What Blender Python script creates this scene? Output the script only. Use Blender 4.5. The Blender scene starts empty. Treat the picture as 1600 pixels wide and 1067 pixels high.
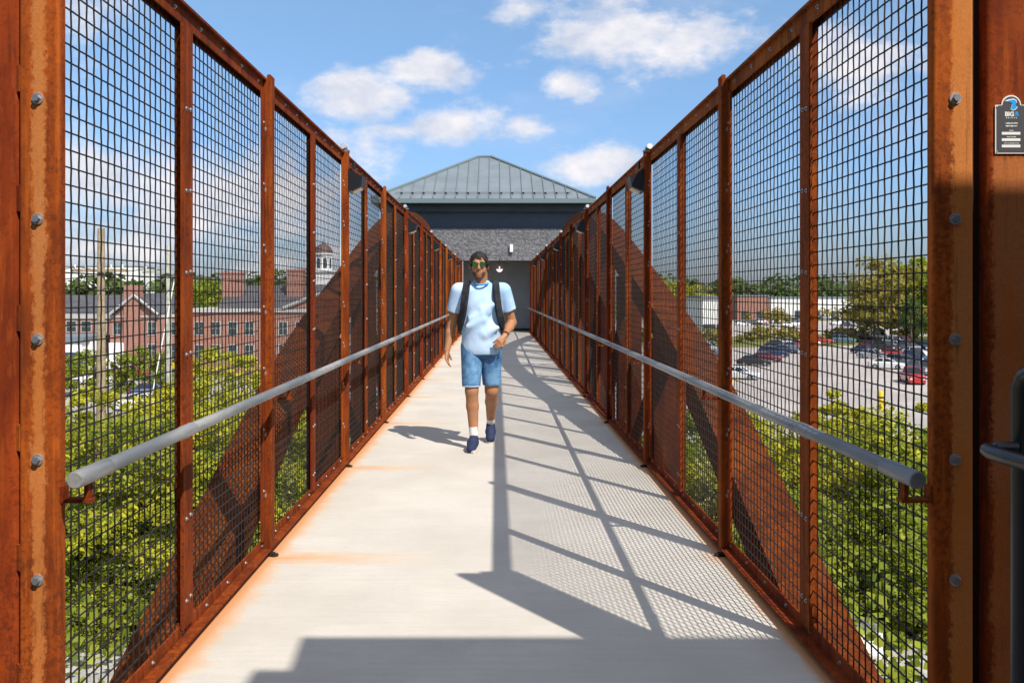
import bpy, math, random
import numpy as np
from mathutils import Vector, Matrix
R = math.radians
S = bpy.context.scene
COL = S.collection
rnd = random.Random(7)

# ------------------------------------------------------------ camera
CAMH = 1.42; F = 1400.0; VX = 775.5; VY = 459.0
cd = bpy.data.cameras.new("camera"); cam = bpy.data.objects.new("camera", cd); COL.objects.link(cam)
cam.location = (0, 0, CAMH); cam.rotation_euler = (R(90), 0, 0)
cd.sensor_width = 36; cd.lens = 36 * F / 1600
cd.shift_x = (800 - VX) / 1600; cd.shift_y = -(533.5 - VY) / 1600
cd.clip_start = 0.05; cd.clip_end = 5000
S.camera = cam

# ------------------------------------------------------------ light
SUND = Vector((.49, -.72, 1.0)).normalized()          # direction to the sun
sl = bpy.data.lights.new("sun", 'SUN'); sl.energy = 3.5; sl.angle = R(.5); sl.color = (1.0, .93, .84)
so = bpy.data.objects.new("sun", sl); COL.objects.link(so)
so.rotation_euler = SUND.to_track_quat('Z', 'Y').to_euler()
S.view_settings.view_transform = 'Standard'; S.view_settings.look = 'None'
S.view_settings.exposure = 0.72; S.view_settings.gamma = 1
S.cycles.max_bounces = 6

def uv(px, py): return ((px - VX) / F, (VY - py) / F)

def make_world():
    w = bpy.data.worlds.new("World"); S.world = w; w.use_nodes = True
    nt = w.node_tree; N = nt.nodes; L = nt.links; N.clear()
    out = N.new('ShaderNodeOutputWorld'); bg = N.new('ShaderNodeBackground')
    sky = N.new('ShaderNodeTexSky'); sky.sky_type = 'NISHITA'; sky.sun_disc = False
    sky.sun_elevation = R(48.9); sky.sun_rotation = math.atan2(.49, -.72)
    sky.air_density = 1.0; sky.dust_density = 0.6; sky.ozone_density = 2.0
    bg.inputs['Strength'].default_value = 0.15
    tc = N.new('ShaderNodeTexCoord')
    sep = N.new('ShaderNodeSeparateXYZ'); L.new(tc.outputs['Generated'], sep.inputs[0])
    def mth(op, a, b=None, c=None, clamp=False):
        n = N.new('ShaderNodeMath'); n.operation = op; n.use_clamp = clamp
        for i, v in enumerate((a, b, c)):
            if v is None: continue
            if isinstance(v, (int, float)): n.inputs[i].default_value = v
            else: L.new(v, n.inputs[i])
        return n.outputs[0]
    ya = mth('MAXIMUM', mth('ABSOLUTE', sep.outputs['Y']), .08)
    u = mth('DIVIDE', sep.outputs['X'], ya); v = mth('DIVIDE', sep.outputs['Z'], ya)
    cmb = N.new('ShaderNodeCombineXYZ'); L.new(u, cmb.inputs[0]); L.new(v, cmb.inputs[1])
    def noise(scale, detail, rough, vec, sx=1, sy=1, off=(0, 0, 0)):
        mp = N.new('ShaderNodeMapping'); mp.inputs['Scale'].default_value = (sx, sy, 1)
        mp.inputs['Location'].default_value = off; L.new(vec, mp.inputs[0])
        n = N.new('ShaderNodeTexNoise'); n.inputs['Scale'].default_value = scale
        n.inputs['Detail'].default_value = detail; n.inputs['Roughness'].default_value = rough
        L.new(mp.outputs[0], n.inputs['Vector']); return n.outputs['Fac']
    n1 = noise(9, 9, .62, cmb.outputs[0], 1, 1.7)
    n2 = noise(3.2, 7, .6, cmb.outputs[0], 1, 2.4, (5, 2, 0))
    blobs = [(572, 150, 78, 36, 1.1), (665, 112, 66, 34, 1.15), (715, 193, 78, 32, 1.15), (630, 206, 70, 12, .6),
             (965, 45, 120, 62, .95), (892, 130, 46, 32, 1.2), (1085, 70, 90, 40, .9), (900, 60, 50, 50, .9), (925, 262, 82, 34, 1.15),
             (860, 70, 40, 30, .5), (820, 12, 40, 25, .6), (150, 290, 230, 70, 1.0), (330, 330, 190, 70, .95), (470, 300, 120, 90, .75),
             (250, 395, 330, 28, .5), (1350, 100, 130, 45, .8), (140, 20, 70, 50, .45),
             (800, 200, 60, 20, .5)]
    acc = None
    for px, py, rx, ry, wt in blobs:
        cu, cv = uv(px, py)
        a = mth('DIVIDE', mth('SUBTRACT', u, cu), rx / F); b = mth('DIVIDE', mth('SUBTRACT', v, cv), ry / F)
        d = mth('SQRT', mth('ADD', mth('MULTIPLY', a, a), mth('MULTIPLY', b, b)))
        m = mth('MULTIPLY', mth('SUBTRACT', 1.25, d), wt)
        acc = m if acc is None else mth('MAXIMUM', acc, m)
    acc = mth('MAXIMUM', acc, -0.85)
    field = mth('ADD', mth('MULTIPLY', acc, .55), mth('MULTIPLY', mth('SUBTRACT', n1, .5), 2.3))
    mask = mth('MULTIPLY_ADD', field, 2.4, -.25, True)
    mr = N.new('ShaderNodeMapRange'); mr.interpolation_type = 'SMOOTHSTEP'; L.new(field, mr.inputs[0])
    mr.inputs[1].default_value = -.08; mr.inputs[2].default_value = .55
    wisp = mth('MULTIPLY', mth('SUBTRACT', n2, .5, None, True), 1.6, None, True)
    up = mth('MULTIPLY_ADD', sep.outputs['Z'], 3.0, 0.05, True)
    mask = mth('MAXIMUM', mth('MULTIPLY', mr.outputs[0], .93), mth('MULTIPLY', wisp, up))
    hi = N.new('ShaderNodeMapRange'); hi.interpolation_type = 'SMOOTHSTEP'; L.new(sep.outputs['Z'], hi.inputs[0]); hi.inputs[1].default_value = .4; hi.inputs[2].default_value = .75
    mask = mth('MAXIMUM', mask, mth('MULTIPLY', hi.outputs[0], .6))  # extra cloud high overhead, out of view, added to lift the fill light
    # cloud shade : thick parts a bit grey
    n3 = noise(13, 6, .6, cmb.outputs[0], 1, 1.6, (.02, .05, 0))
    csh = N.new('ShaderNodeMix'); csh.data_type = 'RGBA'
    L.new(mth('MULTIPLY_ADD', n3, 2.6, -.85, True), csh.inputs[0])
    csh.inputs[6].default_value = (2.6, 2.8, 3.3, 1); csh.inputs[7].default_value = (4.6, 4.3, 4.2, 1)
    # sky tint : push saturation of the nishita sky, darker toward a bluish horizon
    hs = N.new('ShaderNodeHueSaturation'); hs.inputs['Saturation'].default_value = 1.12; hs.inputs['Value'].default_value = 1.0
    L.new(sky.outputs[0], hs.inputs['Color'])
    tint = N.new('ShaderNodeMix'); tint.data_type = 'RGBA'; tint.blend_type = 'MULTIPLY'; tint.inputs[0].default_value = 1
    L.new(hs.outputs[0], tint.inputs[6])
    ramp = N.new('ShaderNodeValToRGB'); L.new(v, ramp.inputs[0])
    e = ramp.color_ramp.elements
    e[0].position = 0; e[0].color = (.20, .23, .36, 1); e[1].position = .35; e[1].color = (.76, .74, .70, 1)
    e2 = ramp.color_ramp.elements.new(.14); e2.color = (.47, .52, .62, 1)
    L.new(ramp.outputs[0], tint.inputs[7])
    mx = N.new('ShaderNodeMix'); mx.data_type = 'RGBA'
    L.new(mask, mx.inputs[0]); L.new(tint.outputs[2], mx.inputs[6]); L.new(csh.outputs[2], mx.inputs[7])
    L.new(mx.outputs[2], bg.inputs['Color']); L.new(bg.outputs[0], out.inputs[0])
make_world()

# ------------------------------------------------------------ helpers
def P(px, py, Y): return Vector(((px - VX) / F * Y, Y, CAMH - (py - VY) / F * Y))
GZ = -8.58
def G(px, py):
    Y = (CAMH - GZ) * F / (py - VY); return Vector(((px - VX) / F * Y, Y, GZ))

class MB:
    def __init__(s): s.v = []; s.f = []; s.m = []; s.cur = 0
    def add(s, vs, fs):
        o = len(s.v); s.v += [tuple(v) for v in vs]; s.f += [tuple(o + i for i in f) for f in fs]; s.m += [s.cur] * len(fs); return s
    def box(s, x0, x1, y0, y1, z0, z1):
        x0, x1 = min(x0, x1), max(x0, x1); y0, y1 = min(y0, y1), max(y0, y1)
        return s.add([(x0,y0,z0),(x1,y0,z0),(x1,y1,z0),(x0,y1,z0),(x0,y0,z1),(x1,y0,z1),(x1,y1,z1),(x0,y1,z1)],
              [(0,3,2,1),(4,5,6,7),(0,1,5,4),(1,2,6,5),(2,3,7,6),(3,0,4,7)])
    def prism(s, poly, axis, a, b):
        # poly 2d points; axis 'x': (y,z) ; 'y': (x,z) ; 'z': (x,y)
        def mk(p, t): return (t, p[0], p[1]) if axis == 'x' else (p[0], t, p[1]) if axis == 'y' else (p[0], p[1], t)
        n = len(poly); vs = [mk(p, a) for p in poly] + [mk(p, b) for p in poly]
        return s.add(vs, [tuple(range(n))[::-1], tuple(range(n, 2*n))] + [(i, (i+1) % n, n+(i+1) % n, n+i) for i in range(n)])
    def rbox(s, x0, x1, y0, y1, z0, z1, r=.008, seg=3):      # vertical bar with rounded corners
        x0, x1 = min(x0, x1), max(x0, x1); pts = []
        for cx, cy, a0 in ((x1-r, y1-r, 0), (x0+r, y1-r, 90), (x0+r, y0+r, 180), (x1-r, y0+r, 270)):
            for k in range(seg+1):
                a = R(a0 + 90*k/seg); pts.append((cx + r*math.cos(a), cy + r*math.sin(a)))
        return s.prism(pts, 'z', z0, z1)
    def tube(s, pts, r, n=8, caps=True):
        pts = [Vector(p) for p in pts]; rs = r if isinstance(r, (list, tuple)) else [r]*len(pts)
        vs = []; fs = []
        up = None
        for i, p in enumerate(pts):
            d = (pts[min(i+1, len(pts)-1)] - pts[max(i-1, 0)]).normalized()
            if up is None: up = d.orthogonal().normalized()
            up = (up - d*up.dot(d)); up = up.normalized() if up.length > 1e-6 else d.orthogonal().normalized()
            q = d.cross(up)
            for k in range(n):
                a = 2*math.pi*k/n; vs.append(p + rs[i]*(math.cos(a)*up + math.sin(a)*q))
        for i in range(len(pts)-1):
            for k in range(n):
                fs.append((i*n+k, i*n+(k+1) % n, (i+1)*n+(k+1) % n, (i+1)*n+k))
        if caps: fs.append(tuple(range(n))[::-1]); fs.append(tuple((len(pts)-1)*n+k for k in range(n)))
        return s.add(vs, fs)
    def lathe(s, prof, c=(0,0,0), n=12):
        vs = []; fs = []
        for r, z in prof:
            for k in range(n):
                a = 2*math.pi*k/n; vs.append((c[0]+r*math.cos(a), c[1]+r*math.sin(a), c[2]+z))
        for i in range(len(prof)-1):
            for k in range(n): fs.append((i*n+k, i*n+(k+1) % n, (i+1)*n+(k+1) % n, (i+1)*n+k))
        fs.append(tuple(range(n))[::-1]); fs.append(tuple((len(prof)-1)*n+k for k in range(n)))
        return s.add(vs, fs)
    def mesh(s, name, mats, smooth=False):
        me = bpy.data.meshes.new(name); me.from_pydata(s.v, [], s.f); me.update()
        if not isinstance(mats, (list, tuple)): mats = [mats]
        for m in mats: me.materials.append(m)
        if len(mats) > 1: me.polygons.foreach_set('material_index', s.m)
        if smooth:
            me.polygons.foreach_set('use_smooth', [True]*len(me.polygons))
            try: me.set_sharp_from_angle(angle=R(40))
            except Exception: pass
        return me
    def build(s, name, mats, parent=None, smooth=False, loc=None):
        return ob(name, s.mesh(name, mats, smooth), parent, loc)

def ob(name, data, parent=None, loc=None):
    o = bpy.data.objects.new(name, data); COL.objects.link(o)
    if parent is not None: o.parent = parent
    if loc is not None: o.location = loc
    return o
def tag(o, label=None, cat=None, group=None, kind=None):
    if label: o['label'] = label
    if cat: o['category'] = cat
    if group: o['group'] = group
    if kind: o['kind'] = kind
    return o
def thing(name, label, cat, loc=(0,0,0), rz=0, group=None):
    o = bpy.data.objects.new(name, None); COL.objects.link(o); o.location = loc; o.rotation_euler = (0,0,rz)
    o.empty_display_size = .3
    return tag(o, label, cat, group)
def copy_tree(o, parent=None):
    c = o.copy(); COL.objects.link(c); c.parent = parent
    for ch in [x for x in o.children]: copy_tree(ch, c)
    return c

# ------------------------------------------------------------ materials
def newmat(name):
    m = bpy.data.materials.new(name); m.use_nodes = True; nt = m.node_tree
    return m, nt, nt.nodes['Principled BSDF']
class NT:
    def __init__(s, nt): s.nt = nt; s.N = nt.nodes; s.L = nt.links
    def m(s, op, a, b=None, c=None, clamp=False):
        n = s.N.new('ShaderNodeMath'); n.operation = op; n.use_clamp = clamp
        for i, v in enumerate((a, b, c)):
            if v is None: continue
            if isinstance(v, (int, float)): n.inputs[i].default_value = v
            else: s.L.new(v, n.inputs[i])
        return n.outputs[0]
    def noise(s, vec, scale, detail=4, rough=.55, sc=(1,1,1)):
        mp = s.N.new('ShaderNodeMapping'); mp.inputs['Scale'].default_value = sc; s.L.new(vec, mp.inputs[0])
        n = s.N.new('ShaderNodeTexNoise'); n.inputs['Scale'].default_value = scale
        n.inputs['Detail'].default_value = detail; n.inputs['Roughness'].default_value = rough
        s.L.new(mp.outputs[0], n.inputs['Vector']); return n.outputs['Fac']
    def step(s, v, a, b):
        n = s.N.new('ShaderNodeMapRange'); n.interpolation_type = 'SMOOTHSTEP'; s.L.new(v, n.inputs[0])
        n.inputs[1].default_value = a; n.inputs[2].default_value = b; return n.outputs[0]
    def mix(s, f, a, b):
        n = s.N.new('ShaderNodeMix'); n.data_type = 'RGBA'
        if isinstance(f, (int, float)): n.inputs[0].default_value = f
        else: s.L.new(f, n.inputs[0])
        for i, v in ((6, a), (7, b)):
            if isinstance(v, tuple): n.inputs[i].default_value = (*v, 1)
            else: s.L.new(v, n.inputs[i])
        return n.outputs[2]
    def coord(s, kind='Object'):
        t = s.N.new('ShaderNodeTexCoord'); return t.outputs[kind]
    def pos(s):
        g = s.N.new('ShaderNodeNewGeometry'); return g.outputs['Position']
    def xyz(s, v):
        n = s.N.new('ShaderNodeSeparateXYZ'); s.L.new(v, n.inputs[0]); return n.outputs
    def bump(s, h, strength, dist, b):
        n = s.N.new('ShaderNodeBump'); n.inputs['Strength'].default_value = strength; n.inputs['Distance'].default_value = dist
        s.L.new(h, n.inputs['Height']); s.L.new(n.outputs[0], b.inputs['Normal'])
def plain(name, c, rough=.6, metal=0, var=0, vs=3, spec=.5, bump=0):
    m, nt, b = newmat(name); b.inputs['Roughness'].default_value = rough; b.inputs['Metallic'].default_value = metal
    b.inputs['Base Color'].default_value = (*c, 1); b.inputs['Specular IOR Level'].default_value = spec
    if var:
        q = NT(nt); f = q.noise(q.coord(), vs, 5)
        lo = tuple(x*(1-var) for x in c); hi = tuple(min(1, x*(1+var)) for x in c)
        nt.links.new(q.mix(q.step(f, .3, .7), lo, hi), b.inputs['Base Color'])
        if bump: q.bump(f, bump, .02, b)
    return m

def corten(name, dark=1.0, stripe=None):
    m, nt, b = newmat(name); q = NT(nt); p = q.pos()
    n1 = q.noise(p, 7, 6, .65, (1, 1, .35)); n2 = q.noise(p, 90, 3, .6); n3 = q.noise(p, 2.2, 4, .6, (1, 1, .5))
    n4 = q.noise(p, 45, 4, .7, (1, 1, .22))
    c = q.mix(q.step(n1, .3, .68), (.125*dark, .020*dark, .005*dark), (.31*dark, .055*dark, .008*dark))
    c = q.mix(q.m('MULTIPLY', q.step(n3, .5, .72), .55), c, (.42*dark, .095*dark, .014*dark))
    c = q.mix(q.m('MULTIPLY', q.step(n2, .52, .66), .5), c, (.115*dark, .024*dark, .01*dark))
    c = q.mix(q.m('MULTIPLY', q.step(n4, .56, .72), .35), c, (.4*dark, .09*dark, .02*dark))
    n5 = q.noise(p, 55, 5, .72); n6 = q.noise(p, 3.5, 3, .5, (1, 1, .3))
    c = q.mix(q.m('MULTIPLY', q.m('MULTIPLY', q.step(n5, .49, .56), q.step(n6, .38, .6)), .6), c, (.085*dark, .018*dark, .007*dark))
    if stripe:      # run-off stain under the bolts
        x0, hw = stripe[:2]; xyz = q.xyz(p)
        ax = q.m('ABSOLUTE', q.m('SUBTRACT', q.m('ABSOLUTE', xyz[0]), x0))
        ed = q.noise(p, 70, 5, .75, (1, 1, .7)); lo_ = q.noise(p, 5, 3, .5, (1, 1, 1))
        w = q.m('MULTIPLY_ADD', q.m('SUBTRACT', ed, .5), .06, q.m('MULTIPLY_ADD', lo_, .024, hw-.012))
        # wider just under each bolt (bolts every .33 m)
        ph = q.m('FRACT', q.m('DIVIDE', q.m('SUBTRACT', xyz[2], .965), .33))
        w = q.m('SUBTRACT', w, q.m('MULTIPLY', q.m('SUBTRACT', 1, ph), .004))
        mk = q.m('MULTIPLY', q.step(q.m('SUBTRACT', w, ax), -.006, .008), q.m('MULTIPLY_ADD', lo_, .6, .62), None, True)
        if len(stripe) > 2: mk = q.m('MULTIPLY', mk, q.m('SUBTRACT', 1, q.step(q.m('ADD', xyz[2], q.m('MULTIPLY', q.m('SUBTRACT', ed, .5), .12)), stripe[2]-.02, stripe[2]+.02)))
        sp = q.step(q.noise(p, 130, 3, .7), .4, .58)
        st = q.mix(q.noise(p, 6, 3, .5, (1,1,.5)), (.62, .17, .025), (.52, .22, .09))
        st = q.mix(q.m('MULTIPLY', q.m('SUBTRACT', 1, sp), .22), st, (.3, .07, .02))
        c = q.mix(q.m('MULTIPLY', mk, .92), c, st)
    dr = q.noise(p, 30, 5, .65, (1, 1, .06)); c = q.mix(q.m('MULTIPLY', q.step(dr, .52, .66), .38), c, (.46*dark, .105*dark, .014*dark)); c = q.mix(q.m('MULTIPLY', q.m('SUBTRACT', 1, q.step(dr, .33, .44)), .5), c, (.07*dark, .016*dark, .007*dark))
    oi = nt.nodes.new('ShaderNodeObjectInfo'); hs = nt.nodes.new('ShaderNodeHueSaturation'); nt.links.new(q.m('MULTIPLY_ADD', oi.outputs['Random'], .38, .68), hs.inputs['Value']); nt.links.new(q.m('MULTIPLY_ADD', oi.outputs['Random'], .016, .495), hs.inputs['Hue']); nt.links.new(c, hs.inputs['Color']); c = hs.outputs[0]
    nt.links.new(c, b.inputs['Base Color'])
    b.inputs['Roughness'].default_value = .85; b.inputs['Specular IOR Level'].default_value = .12
    q.bump(n2, .25, .002, b)
    return m
M = {}
M['rust'] = corten('weathering_steel')
M['rust_dark'] = corten('weathering_steel_dark', .8)
M['rust_stripe'] = corten('weathering_steel_stained', 1.35, (1.257, .021))
M['rust_stripe_right'] = corten('weathering_steel_stained_edge', 1.35, (1.286, .038)); M['rust_plaque'] = corten('weathering_steel_under_plaque', 1.3, (1.46, .092, 1.80))
M['rust_post'] = corten('weathering_steel_post', 1.0)
M['rust_arch'] = corten('weathering_steel_arch', .56); M['rust_col'] = corten('weathering_steel_column', 1.35)
M['wire'] = plain('black_coated_wire', (.022, .018, .016), .65, 0, 0, 3, .25)
M['bolt'] = plain('zinc_bolt', (.55, .55, .56), .38, .75, .15, 60)
M['bolt_nut'] = plain('dull_bolt_head', (.23, .24, .26), .5, .6)
M['black'] = plain('black_paint', (.012, .013, .016), .35, 0)
M['slot'] = plain('gap_dark', (.02, .01, .006), .9)  # near-black; paints the shade in the column gap, also colours the foot clips
M['white'] = plain('white_paint', (.78, .78, .76), .6)
M['lens'] = plain('frosted_lens', (.75, .66, .5), .3)

def galv():
    m, nt, b = newmat('galvanised_pipe'); q = NT(nt); p = q.pos()
    f = q.noise(p, 2.2, 3, .5, (4, .5, 4)); g = q.noise(p, 60, 4, .6, (1, .12, 1))
    c = q.mix(q.step(f, .35, .65), (.17, .185, .20), (.40, .39, .37)); c = q.mix(q.m('MULTIPLY', q.step(g, .5, .62), .35), c, (.18, .2, .22))
    nt.links.new(c, b.inputs['Base Color']); b.inputs['Metallic'].default_value = .35; b.inputs['Roughness'].default_value = .42
    return m
M['galv'] = galv()

def concrete_deck():
    m, nt, b = newmat('walkway_concrete'); q = NT(nt); p = q.pos(); X, Y, Z = q.xyz(p)[:3]
    a = q.noise(p, 1.1, 6, .6, (1, 1, 1)); f = q.noise(p, 9, 5, .6, (.25, 3.2, 1)); g = q.noise(p, 160, 3, .6)
    c = q.mix(q.step(a, .3, .7), (.515, .48, .42), (.60, .565, .50))
    c = q.mix(q.m('MULTIPLY', q.step(f, .4, .66), .28), c, (.455, .425, .385))
    c = q.mix(q.m('MULTIPLY', q.step(g, .55, .7), .25), c, (.4, .37, .34))
    f3 = q.noise(p, 30, 6, .75, (.5, 1.6, 1)); c = q.mix(q.m('MULTIPLY', q.step(f3, .5, .72), .4), c, (.43, .4, .365))
    cv = q.noise(p, 1.7, 7, .75); ck = q.m('ABSOLUTE', q.m('SUBTRACT', cv, .5)); c = q.mix(q.m('MULTIPLY', q.m('SUBTRACT', 1, q.step(ck, .0, .0035)), .16), c, (.25, .23, .21))
    sp = q.noise(p, 14, 6, .7); c = q.mix(q.m('MULTIPLY', q.step(sp, .66, .72), .45), c, (.42, .27, .13))
    gr = q.noise(p, 420, 2, .5); c = q.mix(q.m('MULTIPLY', q.step(gr, .6, .72), .4), c, (.3, .28, .26))
    ft = q.noise(p, 3.1, 5, .75, (1, .6, 1)); c = q.mix(q.m('MULTIPLY', q.step(ft, .55, .75), .22), c, (.40, .37, .34))
    # rust: edge fringe + tongues at the posts
    ed = q.m('SUBTRACT', 1.208, q.m('ABSOLUTE', X))
    left = q.m('LESS_THAN', X, 0)
    nn = q.noise(p, 5, 6, .7, (1, 1, 1)); ns = q.noise(p, 22, 5, .7, (.25, 1.6, 1))
    wd = q.m('MULTIPLY_ADD', left, .045, .03)
    fr = q.m('SUBTRACT', 1, q.m('DIVIDE', ed, q.m('MULTIPLY', wd, q.m('MULTIPLY_ADD', nn, 4.5, -.9))), None, True)
    ph = q.m('FRACT', q.m('DIVIDE', q.m('ADD', Y, 2.50*3 - 4.80 + .28), 2.50))
    dy = q.m('MULTIPLY', q.m('ABSOLUTE', q.m('SUBTRACT', ph, .12)), 2.50)
    dyn = q.m('ADD', dy, q.m('MULTIPLY', q.m('SUBTRACT', ns, .5), .4))
    band = q.m('SUBTRACT', 1, q.m('DIVIDE', dyn, .13), None, True)
    rn = q.noise(p, .35, 2, .5, (0, 1, 0))
    ln = q.m('MULTIPLY', q.m('MULTIPLY_ADD', left, .75, .12), q.m('MULTIPLY_ADD', rn, 1.6, .2))
    fall = q.m('SUBTRACT', 1, q.m('DIVIDE', ed, ln), None, True)
    tng = q.m('MULTIPLY', q.m('POWER', band, .6), q.m('POWER', fall, 1.3))
    r = q.m('MAXIMUM', fr, tng, None, True)
    rc = q.mix(r, (.66, .42, .2), (.62, .24, .05))
    c = q.mix(q.m('MULTIPLY', q.m('POWER', r, .85), .8, None, True), c, rc)
    nt.links.new(c, b.inputs['Base Color']); b.inputs['Roughness'].default_value = .85; b.inputs['Specular IOR Level'].default_value = .25
    q.bump(q.m('ADD', q.noise(p, 30, 4, .6, (.2, 5, 1)), q.noise(p, 120, 3, .7)), .22, .004, b)
    return m
M['deck'] = concrete_deck()

# ------------------------------------------------------------ walkway
BAY = 2.50; Y0 = 4.846; NP = 12; YE = 32.45
d = MB(); d.box(-1.29, 1.29, -3, YE+2.1, -.2, 0)
tag(d.build('walkway', M['deck']), kind='structure')

# ------------------------------------------------------------ fences
ZT = 2.585; ZB = .04
def bolt_mesh(r, name, axis):        # washer + hex head, facing axis 'y' (-Y) or 'x' (+X)
    b = MB(); vs = []
    def ring(rad, h, n=14, hexa=False):
        n = 6 if hexa else n
        return [(rad*math.cos(2*math.pi*k/n), rad*math.sin(2*math.pi*k/n), h) for k in range(n)]
    for rad, h0, h1, hx in ((r, 0, r*.28, False), (r*.62, r*.27, r*.95, True)):
        a = ring(rad, h0, 14, hx); c = ring(rad*.96, h1, 14, hx); n = len(a)
        pts = a + c
        conv = (lambda p: (p[0], -p[2], p[1])) if axis == 'y' else (lambda p: (p[2], p[0], p[1])) if axis == 'x' else (lambda p: (-p[2], -p[0], p[1]))
        b.cur = 1 if hx else 0
        b.add([conv(p) for p in pts], [tuple(range(n, 2*n))] + [(i, (i+1) % n, n+(i+1) % n, n+i) for i in range(n)])
    return b.mesh(name, [M['bolt'], M['bolt_nut']])
BB = bolt_mesh(.0145, 'bolt', 'y'); BC = bolt_mesh(.0165, 'bolt', 'y')
BSx = {-1: bolt_mesh(.0085, 'rivet', 'x'), 1: bolt_mesh(.0085, 'rivet', '-x')}

def wire_panel(w, z0, z1):
    b = MB(); sp = .0527; nv = int(round(w/sp)); nh = int(round((z1-z0)/sp)); A = .0008; r = .0029
    dy = w/nv; dz = (z1-z0)/nh
    for i in range(nv+1):
        pts = []
        for j in range(nh+1):
            pts.append((A if (i+j) % 2 else -A, i*dy, z0+j*dz))
        b.tube(pts, r, 4, False)
    for j in range(nh+1):
        pts = [((-A if (i+j) % 2 else A), i*dy, z0+j*dz) for i in range(nv+1)]
        b.tube(pts, r, 4, False)
    return b.mesh('mesh_panel', M['wire'], True)
PW = BAY/2 - .078
WP = wire_panel(PW, .062, 2.535); WP0 = wire_panel(1.03, .062, 2.535)

def small_rivets(parent, s, ys_zs, X):
    for y, z in ys_zs: ob('rivet', BSx[s], parent, (s*X, y, z))

def fence(s, label):
    T = thing('mesh_fence', label, 'fence', (s*1.25, Y0, 0))
    inv = Vector((-s*1.25, -Y0, 0))
    def bl(mb, name, mat, parent=T, smooth=False):
        o = mb.build(name, mat, parent, smooth); o.location = inv if parent is T else (0,0,0); return o
    yA = 2.506; yB = Y0 + BAY*(NP-1) + .05
    # rails
    r = MB(); r.prism([(s*1.243, ZT-.012), (s*1.315, ZT-.012), (s*1.315, ZT), (s*1.243, ZT)], 'y', yA, yB)
    r.box(s*1.262, s*1.270, yA, yB, 2.505, ZT-.012)
    r.box(s*1.300, s*1.306, yA, yB, 2.50, ZT-.012)
    tr = bl(r, 'top_rail', M['rust'])
    r = MB(); r.box(s*1.214, s*1.31, yA, yB, .036, .044); r.box(s*1.300, s*1.308, yA, yB, -.22, .0355)
    r.box(s*1.262, s*1.270, yA, yB, .0445, .092)
    br = bl(r, 'bottom_rail', M['rust'])
    n = 0; y = 2.6
    while y < yB and n < 50:
        ob('rivet', BSx[s], tr, (s*1.262, y, 2.545)); ob('rivet', BSx[s], br, (s*1.262, y+.08, .066)); y += .305; n += 1
    # posts
    for k in range(NP):
        y = Y0 + BAY*k
        p = MB(); p.rbox(s*1.215, s*1.274, y, y+.072, .0445, ZT-.0005, .008)
        # rounded top lug
        q = [(s*1.216, ZT), (s*1.2425, ZT), (s*1.2425, ZT+.012), (s*1.237, ZT+.02), (s*1.222, ZT+.02), (s*1.216, ZT+.012)]
        p.prism(q, 'y', y+.001, y+.071)
        ft = MB(); ft.tube([(s*1.203, y+.01, .0005), (s*1.203, y+.01, .012)], .022, 10); ft.box(s*1.2, s*1.235, y-.004, y+.024, .0005, .02)
        po = bl(p, 'post', M['rust_post']); bl(ft, 'foot_clip', M['slot'], po)
        for sd in (-1, 1):
            fl = MB(); yy = y - .056 if sd < 0 else y + .072
            fl.box(s*1.250, s*1.261, yy, yy+.056, .09, 2.503)
            fo = bl(fl, 'flange', M['rust'], po)
            if k < 7 and sd < 0:
                for j in range(7): ob('rivet', BSx[s], fo, (s*1.250, y-.03, .36+.33*j))
        if k < 7:
            for j in range(7): ob('bolt', BB, po, (s*1.256, y, .21+.33*j+.12))
    # mullions, panels
    for k in range(NP):
        ya = Y0 + BAY*(k-1); ym = ya + BAY/2 + .036
        mu = MB(); mu.box(s*1.248, s*1.261, ym-.056, ym-.002, .078, 2.503); mu.box(s*1.249, s*1.2605, ym+.002, ym+.056, .078, 2.503)
        mu.box(s*1.262, s*1.30, ym-.006, ym+.006, .088, 2.503)
        mo = bl(mu, 'mullion', M['rust'])
        if k < 6:
            for j in range(7):
                ob('rivet', BSx[s], mo, (s*1.2482, ym-.025, .185+.33*j)); ob('rivet', BSx[s], mo, (s*1.2492, ym+.026, .19+.33*j))
        for a in (ya + .072, ym + .008):
            if a < 2.5: ob('mesh_panel', WP0, T, (s*1.283 + inv.x, 2.60 + inv.y, 0))
            else: ob('mesh_panel', WP, T, (s*1.283 + inv.x, a + .02 + inv.y, 0))
    return T
fence(-1, 'rust brown steel fence with black wire mesh along the left edge of the walkway, sunlit')
fence(1, 'rust steel fence with black wire mesh along the right walkway edge, inner side shaded')

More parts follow.
